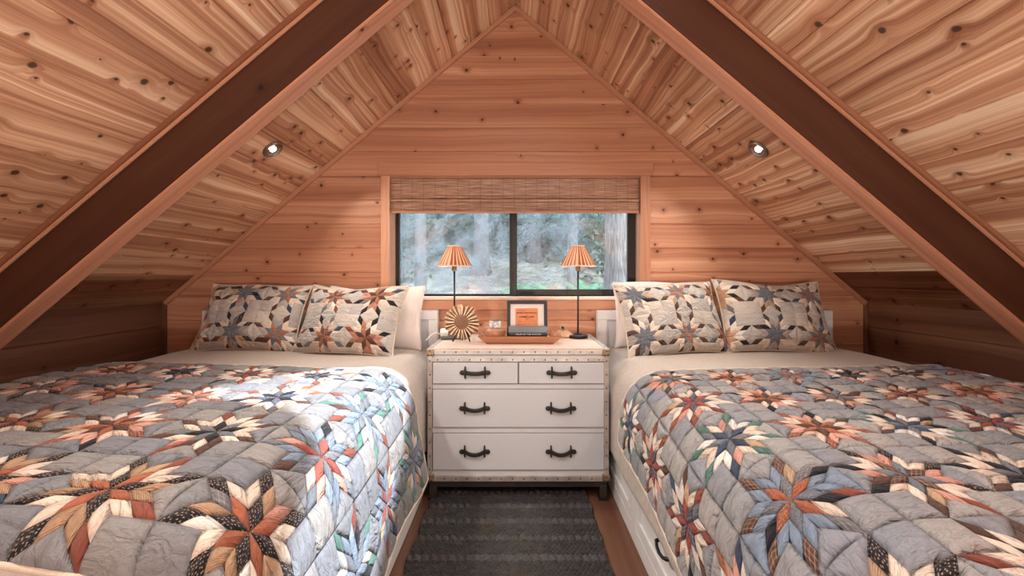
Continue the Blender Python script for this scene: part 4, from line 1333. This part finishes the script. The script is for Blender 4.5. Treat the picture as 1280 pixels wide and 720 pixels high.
tube('cord', [(-0.045, 0, 0.03), (-0.075, -0.005, 0.038), (-0.105, -0.02, 0.028), (-0.125, -0.045, 0.006), (-0.135, -0.08, 0.004)], 0.004, M['whiteplastic'], dv, 8)

# tray
ty = 2.57
tr = empty('wooden_tray', ((650 - CX) * 2.50 / F, ty, ZT + 0.0015), 0, 'long wooden tray with flared sides at the front of the chest top', 'tray')
M['traywood'] = cedar('tray_wood', (0.85, 0.72, 0.62), 3.0, 0.95, 0.004, 0.006, 0.8, 0.4, 0.05, 0.9, 0.5)
bm = bmesh.new()
def rect(hx, hy, z, b=0.0): return [bm.verts.new((sx * hx, sy * hy, z + (b if sx * 1 else 0))) for sx, sy in ((-1, -1), (1, -1), (1, 1), (-1, 1))]
hx0, hx1 = (692 - 607) / 2 * 2.49 / F, (703.5 - 597) / 2 * 2.46 / F
o0 = rect(hx0, 0.075, 0.0); o1 = rect(hx1, 0.118, 0.047); i1 = rect(hx1 - .007, 0.111, 0.047); i0 = rect(hx0 - .008, 0.069, 0.008)
for A_, B_ in ((o0, o1), (o1, i1), (i1, i0)):
    for k in range(4): bm.faces.new((A_[k], A_[(k + 1) % 4], B_[(k + 1) % 4], B_[k]))
bm.faces.new(o0[::-1]); bm.faces.new(i0)
bmesh.ops.recalc_face_normals(bm, faces=bm.faces)
bmesh.ops.bevel(bm, geom=bm.edges[:], offset=0.0025, segments=2, affect='EDGES', clamp_overlap=True)
bm.normal_update(); grain_uv(bm, 0, 2.2)
from_bm('tray_body', bm, M['traywood'], tr)
tz = ZT + 0.0095
def tpos(px_, d): return (px_ - CX) * d / F
# round wooden pot with glass jar
pot = empty('wooden_pot', (tpos(619, 2.56), 2.56, tz), 0, 'squat round wooden pot in the tray under a small glass jar', 'pot')
zs = 2.56 / F
M['potwood'] = plain('turned_wood', (0.42, 0.20, 0.115), 0.35, 0, 0.15, 25)
zl = E - (417 - CY) * zs - tz; 
lathe('pot_body', [(0.0, 0.0), (0.034, 0.0), (0.050, 0.018), (0.057, 0.042), (0.053, 0.062), (0.038, 0.074), (0.030, 0.077), (0.030, 0.075), (0.0, 0.075)], M['potwood'], pot, 40)
jar = empty('glass_jar', (tpos(619, 2.56), 2.56, tz + 0.0775), 0, 'small clear square glass jar standing on the round wooden pot', 'jar')
def jar_mat():
    t = NT('jar_glass')
    n = t.noise(t.obj(), 60.0, 2.0)
    tr_ = t.n('ShaderNodeBsdfTransparent', {'Color': (0.9, 0.93, 0.95)}).outputs[0]
    gl = t.n('ShaderNodeBsdfGlossy', {'Color': (1, 1, 1), 'Roughness': 0.08}).outputs[0]
    df = t.n('ShaderNodeBsdfDiffuse', {'Color': (0.75, 0.80, 0.85)}).outputs[0]
    a = t.n('ShaderNodeMixShader', {0: 0.3, 1: tr_, 2: gl}).outputs[0]
    return t.finish(t.n('ShaderNodeMixShader', {0: t.lin(n, 0.35, 0.65, 0.25, 0.8), 1: a, 2: df}).outputs[0])
M['jar'] = jar_mat()
bm = bmesh.new(); bm_box(bm, (-0.033, -0.033, 0.0), (0.033, 0.033, 0.040), 0.006, 3); from_bm('jar_body', bm, M['jar'], jar, auto=40)
lathe('lid', [(0.0, 0.040), (0.026, 0.040), (0.028, 0.043), (0.028, 0.049), (0.024, 0.052), (0.0, 0.052)], M['brass'], jar, 24)
# framed print
fd = 2.60
fw, fh = (684.5 - 634) * fd / F, (423.2 - 374) * fd / F
fr = empty('framed_print', (tpos(659, fd), fd - 0.018, tz), 0, 'black framed orange printed page with cream mat leaning at the back of the tray', 'picture')
fr.rotation_euler = (math.radians(-9), 0, 0)
bw = 0.020
bm = bmesh.new()
for lo, hi in (((-fw / 2, 0, 0), (fw / 2, 0.018, bw)), ((-fw / 2, 0, fh - bw), (fw / 2, 0.018, fh)), ((-fw / 2, 0, bw), (-fw / 2 + bw, 0.018, fh - bw)), ((fw / 2 - bw, 0, bw), (fw / 2, 0.018, fh - bw))):
    bm_box(bm, lo, hi, 0.002)
M['navyframe'] = plain('navy_black_frame', (0.012, 0.014, 0.026), 0.4, 0, 0.2, 20)
from_bm('frame', bm, M['navyframe'], fr)
M['matboard'] = plain('cream_mat', (0.74, 0.66, 0.60), 0.9, 0, 0.02, 10)
M['orangepaper'] = plain('orange_paper', (0.62, 0.23, 0.11), 0.9, 0, 0.06, 40)
M['ink'] = plain('black_ink', (0.05, 0.022, 0.016), 0.9, 0, 0.1, 40)
box('mat', (-fw / 2 + bw - .002, 0.008, bw - .002), (fw / 2 - bw + .002, 0.012, fh - bw + .002), M['matboard'], fr)
ps = fd / F
ox = lambda x: (x - 659) * ps
oz = lambda y: (423.2 - y) * ps
pg = box('page', (ox(644.3), 0.0065, oz(405)), (ox(672.6), 0.008, oz(383.5)), M['orangepaper'], fr)
def words(body, size, x, z, y, mat, parent, align='CENTER', bold=0.0, ext=0.0002, rotx=90, sx=1.0):
    c = bpy.data.curves.new('lettering', 'FONT'); c.body = body; c.size = size; c.align_x = align; c.align_y = 'CENTER'; c.extrude = ext; c.offset = bold
    c.resolution_u = 2
    o = bpy.data.objects.new('lettering', c); COL.objects.link(o)
    bpy.context.view_layer.update()
    dg = bpy.context.evaluated_depsgraph_get()
    me = bpy.data.meshes.new_from_object(o.evaluated_get(dg))
    bpy.data.objects.remove(o); bpy.data.curves.remove(c)
    me.materials.clear(); me.materials.append(mat)
    m = bpy.data.objects.new('lettering', me); COL.objects.link(m); m.parent = parent
    m.location = (x, y, z); m.rotation_euler = (math.radians(rotx), 0, 0); m.scale = (sx, 1, 1)
    return m
yt = 0.0062
words('The Original', 0.0085, ox(647.5), oz(386.3), yt, M['ink'], pg, 'LEFT')
words('MAKER AND STATION', 0.0118, ox(658.5), oz(389.4), yt, M['ink'], pg, bold=0.0003, sx=1.0)
words('of', 0.008, ox(658.5), oz(392), yt, M['ink'], pg)
words('SUMMER CAMP', 0.0130, ox(658.5), oz(394.4), yt, M['ink'], pg, bold=0.0003)
words('in the woods', 0.006, ox(658.5), oz(396.2), yt, M['ink'], pg)
words('1926', 0.006, ox(658.5), oz(397.6), yt, M['ink'], pg)
words('Breakfast . . . . . .', 0.006, ox(647.5), oz(400), yt, M['ink'], pg, 'LEFT')
words('8 a.m.', 0.006, ox(670), oz(400), yt, M['ink'], pg, 'RIGHT')
words('Dinner', 0.006, ox(647.5), oz(402), yt, M['ink'], pg, 'LEFT')
words('1', 0.006, ox(670), oz(402), yt, M['ink'], pg, 'RIGHT')
words('Supper', 0.006, ox(647.5), oz(404), yt, M['ink'], pg, 'LEFT')
words('6', 0.006, ox(670), oz(404), yt, M['ink'], pg, 'RIGHT')
# two dark books lying in front of the print
M['cover1'] = plain('slate_cover', (0.10, 0.125, 0.155), 0.32, 0, 0.1, 20, spec=0.7)
M['cover2'] = plain('black_cover', (0.012, 0.013, 0.016), 0.4, 0, 0.2, 20)
M['pages'] = plain('book_pages', (0.72, 0.64, 0.54), 0.9, 0, 0.05, 60)
M['print'] = plain('spine_print', (0.60, 0.60, 0.58), 0.6, 0, 0.02, 10)
def book(x, y, z, w, dep, th, rz, cov, label, text):
    r = empty('book', (x, y, z), rz, label, 'book', None)
    bm = bmesh.new()
    bm_box(bm, (-w / 2, 0, 0), (w / 2, dep, 0.0025), 0.0008)
    bm_box(bm, (-w / 2, 0, th - 0.0025), (w / 2, dep, th), 0.0008)
    bm_box(bm, (-w / 2, -0.002, 0.0), (w / 2, 0.003, th), 0.0012)
    from_bm('cover', bm, cov, r)
    box('pages', (-w / 2 + .004, 0.003, 0.0025), (w / 2 - .004, dep - .004, th - 0.0025), M['pages'], r)
    if text: words(text, th * 0.26, 0, th * 0.82, -0.0022, M['print'], r)
    return r
bx = tpos(660, 2.50)
book(bx + 0.002, 2.505, tz, 0.222, 0.062, 0.054, 0.0, M['cover2'], 'black book with pale spine lettering at the bottom of the small stack in the tray', 'TALES OF THE WOODS')
book(bx, 2.506, tz + 0.0542, 0.226, 0.060, 0.033, 0.01, M['cover1'], 'slate blue book lying on top of the black book in the tray', None)
box_small = box('paper_box', (tpos(686, 2.53) - .006, 2.52, tz), (tpos(686, 2.53) + .006, 2.56, tz + 0.03), M['whiteplastic'], None, 0.002)
tag(box_small, 'tiny white box in the tray beside the right end of the books', 'box')
# folded leaf shaped wooden piece at the right end of the tray
M['bark2'] = plain('cut_wood', (0.36, 0.16, 0.085), 0.6, 0, 0.25, 50)
bm = bmesh.new()
x0 = tpos(689.5, 2.58)
bmesh.ops.create_cone(bm, cap_ends=True, segments=5, radius1=0.036, radius2=0.006, depth=0.062, matrix=Matrix.Translation((0, 0, 0.031)) @ Matrix.Rotation(0.3, 4, 'Z'))
bmesh.ops.bevel(bm, geom=bm.edges[:], offset=0.004, segments=2, affect='EDGES')
wd = from_bm('wood_block', bm, M['bark2'], None); wd.location = (x0 - 0.004, 2.575, tz)
tag(wd, 'reddish brown pointed wooden piece at the right end of the tray', 'ornament')
# carved pale wooden critter near the right lamp
cr = empty('carved_figure', (tpos(706, 2.74), 2.74, ZT + 0.0015), 0, 'small pale carved wooden figure with round dark eye behind the tray', 'figurine')
M['palewood'] = plain('pale_carved_wood', (0.66, 0.42, 0.26), 0.6, 0, 0.15, 40)
bm = bmesh.new()
prof = [(-0.052, 0.0), (0.062, 0.0), (0.066, 0.016), (0.030, 0.030), (0.020, 0.050), (-0.004, 0.056), (-0.020, 0.046), (-0.034, 0.050), (-0.052, 0.036)]
bm_prism(bm, prof, -0.022, 0.022)
bmesh.ops.bevel(bm, geom=bm.edges[:], offset=0.007, segments=3, affect='EDGES', clamp_overlap=True)
from_bm('carved_body', bm, M['palewood'], cr, auto=40)
lathe('head_ring', [(0.009, 0.0), (0.017, 0.002), (0.018, 0.010), (0.014, 0.016), (0.009, 0.016), (0.009, 0.0)], M['brass'], cr, 24, (-0.016, -0.014, 0.060), False, Matrix.Rotation(math.radians(70), 4, 'X'))
lathe('eye', [(0.0, 0.0), (0.008, 0.0), (0.008, 0.008), (0.0, 0.010)], M['black'], cr, 20, (-0.016, -0.016, 0.060), True, Matrix.Rotation(math.radians(70), 4, 'X'))

# ------------------------------------------------------------------ rug
def rug():
    x0, x1, y0, y1 = -0.455, 0.395, 0.15, 2.52
    hx, hy = 0.0042, 0.0048
    nx, ny = int((x1 - x0) / hx), int((y1 - y0) / hy)
    q = random.Random(8)
    mb = MB()
    per = 0.138
    jit = {}
    def H(x, y):
        r = (y - y0) / per
        k = floor(r); f = r - k
        if f < 0.27:                # chunky braid
            w = 0.036; ff = f / 0.27
            i = floor(x / w + (0.5 if k % 2 else 0))
            fx = x / w + (0.5 if k % 2 else 0) - i
            fx2 = (fx + 0.35 * (ff - 0.5)) % 1.0
            z = 0.020 * (sin(pi * fx2) ** 0.7) * (sin(pi * ff) ** 0.6)
            key = (k, i, 9)
        else:
            ff = (f - 0.27) / 0.73 * 6
            m = floor(ff); g = ff - m
            w = 0.021
            i = floor(x / w + (0.5 if m % 2 else 0)); fx = x / w + (0.5 if m % 2 else 0) - i
            fx2 = (fx + 0.4 * (g - 0.5) * (1 if m % 2 else -1)) % 1.0
            z = 0.012 * (sin(pi * fx2) ** 0.7) * (sin(pi * g) ** 0.6)
            key = (k, i, m)
        if key not in jit: jit[key] = (q.uniform(0.75, 1.15), q.random())
        return 0.006 + z * jit[key][0], (0.55 + 0.45 * jit[key][1]) if f < 0.27 else 0.42 * jit[key][1]
    ids = []
    tone = {}
    for i in range(nx + 1):
        row = []
        for j in range(ny + 1):
            x = x0 + (x1 - x0) * i / nx; y = y0 + (y1 - y0) * j / ny
            z, c = H(x, y)
            e = min(i, nx - i, j, ny - j)
            if e == 0: z = 0.0008
            wob = 0.004 * sin(y * 23) + 0.003 * sin(y * 51 + 1)
            row.append(mb.vert((x + wob * (abs(x) / 0.42), y, z + 0.0005)))
            tone[i, j] = c
        ids.append(row)
    for i in range(nx):
        for j in range(ny):
            c = 0.6 + 0.8 * tone[i, j]
            mb.face((ids[i][j], ids[i + 1][j], ids[i + 1][j + 1], ids[i][j + 1]), None, 0, (c, c, c), True)
    corners = [ids[i][0] for i in range(nx + 1)] + [ids[nx][j] for j in range(1, ny + 1)] + [ids[i][ny] for i in range(nx - 1, -1, -1)] + [ids[0][j] for j in range(ny - 1, 0, -1)]
    mb.face(corners[::-1], None, 0, (1, 1, 1))
    t = NT('braided_jute')
    n = t.noise(t.obj(), 420.0, 2.0, 0.6)
    n2 = t.noise(t.obj(), 9.0, 2.0)
    c = t.mix(t.lin(n, 0.35, 0.68, 0, 1), (0.014, 0.014, 0.016), (0.105, 0.103, 0.102))
    c = t.mix(t.math('MULTIPLY', t.sstep(n2, 0.5, 0.75), 0.4), c, (0.09, 0.062, 0.042))
    c = t.mix(1.0, c, t.attr('Col', 'Color'), 'MULTIPLY')
    m = t.finish(t.bsdf(c, 0.85, 0, t.bump(n, 0.002, 0.8), 0.25))
    return tag(mb.build('rug', m), 'charcoal braided jute rug running down the aisle to the chest of drawers', 'rug')
rug()

# ------------------------------------------------------------------ recessed lights
M['chrome'] = plain('satin_ring', (0.30, 0.27, 0.24), 0.3, 0.9, 0.2, 30)
M['reflector'] = plain('bright_reflector', (0.30, 0.28, 0.26), 0.25, 1.0, 0.05, 30)
t = NT('spot_glow')
M['spotglow'] = t.finish(t.n('ShaderNodeEmission', {'Color': (1.0, 0.86, 0.70, 1), 'Strength': 9.0}).outputs[0])
def downlight(side, X, y, label, watts, seen=True):
    nv = Vector((-side * sa, 0, -ca))
    p = Vector((side * X, y, RZ - SL * X))
    root = empty('recessed_light', p, 0, label, 'ceiling light', 'recessed ceiling lights')
    R = nv.to_track_quat('Z', 'Y').to_matrix().to_4x4()
    lathe('trim_ring', [(0.060, 0.0), (0.061, 0.006), (0.056, 0.012), (0.050, 0.012), (0.047, 0.006), (0.046, 0.001)], M['chrome'], root, 40, (0, 0, 0), False, R)
    lathe('reflector', [(0.047, 0.008), (0.040, 0.004), (0.026, 0.0022), (0.0, 0.002)], M['reflector'], root, 40, (0, 0, 0), False, R)
    lathe('bulb', [(0.0, 0.012), (0.010, 0.011), (0.017, 0.008), (0.019, 0.003)], M['spotglow'], root, 32, (0, 0, 0), False, R)
    L = bpy.data.lights.new('spot', 'AREA'); L.shape = 'DISK'; L.size = 0.09; L.energy = watts; L.color = (1.0, 0.91, 0.80); L.spread = math.radians(125)
    lo = bpy.data.objects.new('spot', L); COL.objects.link(lo)
    lo.parent = root
    lo.location = nv * 0.022
    lo.rotation_euler = nv.to_track_quat('-Z', 'Y').to_euler()
    return root
DW = 6.0
downlight(-1, 1.358, 2.42, 'small round recessed ceiling light on the left slope between beam and gable', DW)
downlight(1, 1.361, 2.417, 'small round recessed ceiling light on the right slope between beam and gable', DW)
downlight(-1, 1.18, 1.25, 'unseen fill light added high on the left slope, near side of the beam', 12.0)  # this pair is added out of view to brighten the beds
downlight(1, 1.18, 1.25, 'unseen fill light added high on the right slope, near side of the beam', 6.0)
# fill lights added behind the viewer to brighten the ceiling
def uplight(x, label):
    root = empty('fill_uplight', (x, YB + 0.10, 0.58), 0, label, 'fill light', 'added fill lights behind the viewer')
    lathe('bowl', [(0.02, 0.0), (0.05, 0.01), (0.085, 0.05), (0.098, 0.09), (0.094, 0.09), (0.08, 0.052), (0.045, 0.016), (0.0, 0.012)], M['metalstrip'], root, 32)
    box('bracket', (-0.03, -0.10, 0.0), (0.03, -0.02, 0.05), M['black'], root, 0.004)
    L = bpy.data.lights.new('uplight', 'AREA'); L.shape = 'DISK'; L.size = 0.15; L.energy = UPW; L.color = (1.0, 0.91, 0.80)
    lo = bpy.data.objects.new('uplight', L); COL.objects.link(lo); lo.parent = root; lo.location = (0, 0, 0.095)
    lo.rotation_euler = Vector((0, 0.55, 1)).to_track_quat('-Z', 'Y').to_euler()
UPW = 60.0
uplight(-0.75, 'added fill lamp in a metal bowl shining up, on the left of the wall behind the viewer')
uplight(0.75, 'added fill lamp in a metal bowl shining up, on the right of the wall behind the viewer')

# ------------------------------------------------------------------ daylight
W = bpy.data.worlds.new('sky'); SC.world = W
W.use_nodes = True
wt = W.node_tree; wt.nodes.clear()
bg = wt.nodes.new('ShaderNodeBackground'); wo = wt.nodes.new('ShaderNodeOutputWorld')
bg.inputs[0].default_value = (0.72, 0.86, 1.0, 1); bg.inputs[1].default_value = 5.5
wt.links.new(bg.outputs[0], wo.inputs[0])
sun = bpy.data.lights.new('sun', 'SUN'); sun.energy = 10.0; sun.angle = math.radians(1.2); sun.color = (0.88, 0.94, 1.0)
so_ = bpy.data.objects.new('sun', sun); COL.objects.link(so_)
so_.rotation_euler = Vector((-SUNA, SUNB, -1)).to_track_quat('-Z', 'Y').to_euler()
so_.location = (2, -2, 5)

# ------------------------------------------------------------------ camera
cam = bpy.data.cameras.new('camera'); co = bpy.data.objects.new('camera', cam); COL.objects.link(co)
co.location = (0, 0, E); co.rotation_euler = (pi / 2, 0, 0)
cam.sensor_width = 36.0; cam.lens = F / 1280 * 36.0
cam.shift_x = -(CX - 640) / 1280; cam.shift_y = (CY - 360) / 1280
cam.clip_start = 0.02
SC.camera = co
vs = SC.view_settings
vs.view_transform = 'Standard'; vs.look = 'None'; vs.gamma = 1.0; vs.use_curve_mapping = False
vs.exposure = 0.18
SC.display_settings.display_device = 'sRGB'
SC.cycles.max_bounces = 10; SC.cycles.diffuse_bounces = 6; SC.cycles.transparent_max_bounces = 16
SC.cycles.sample_clamp_indirect = 6.0
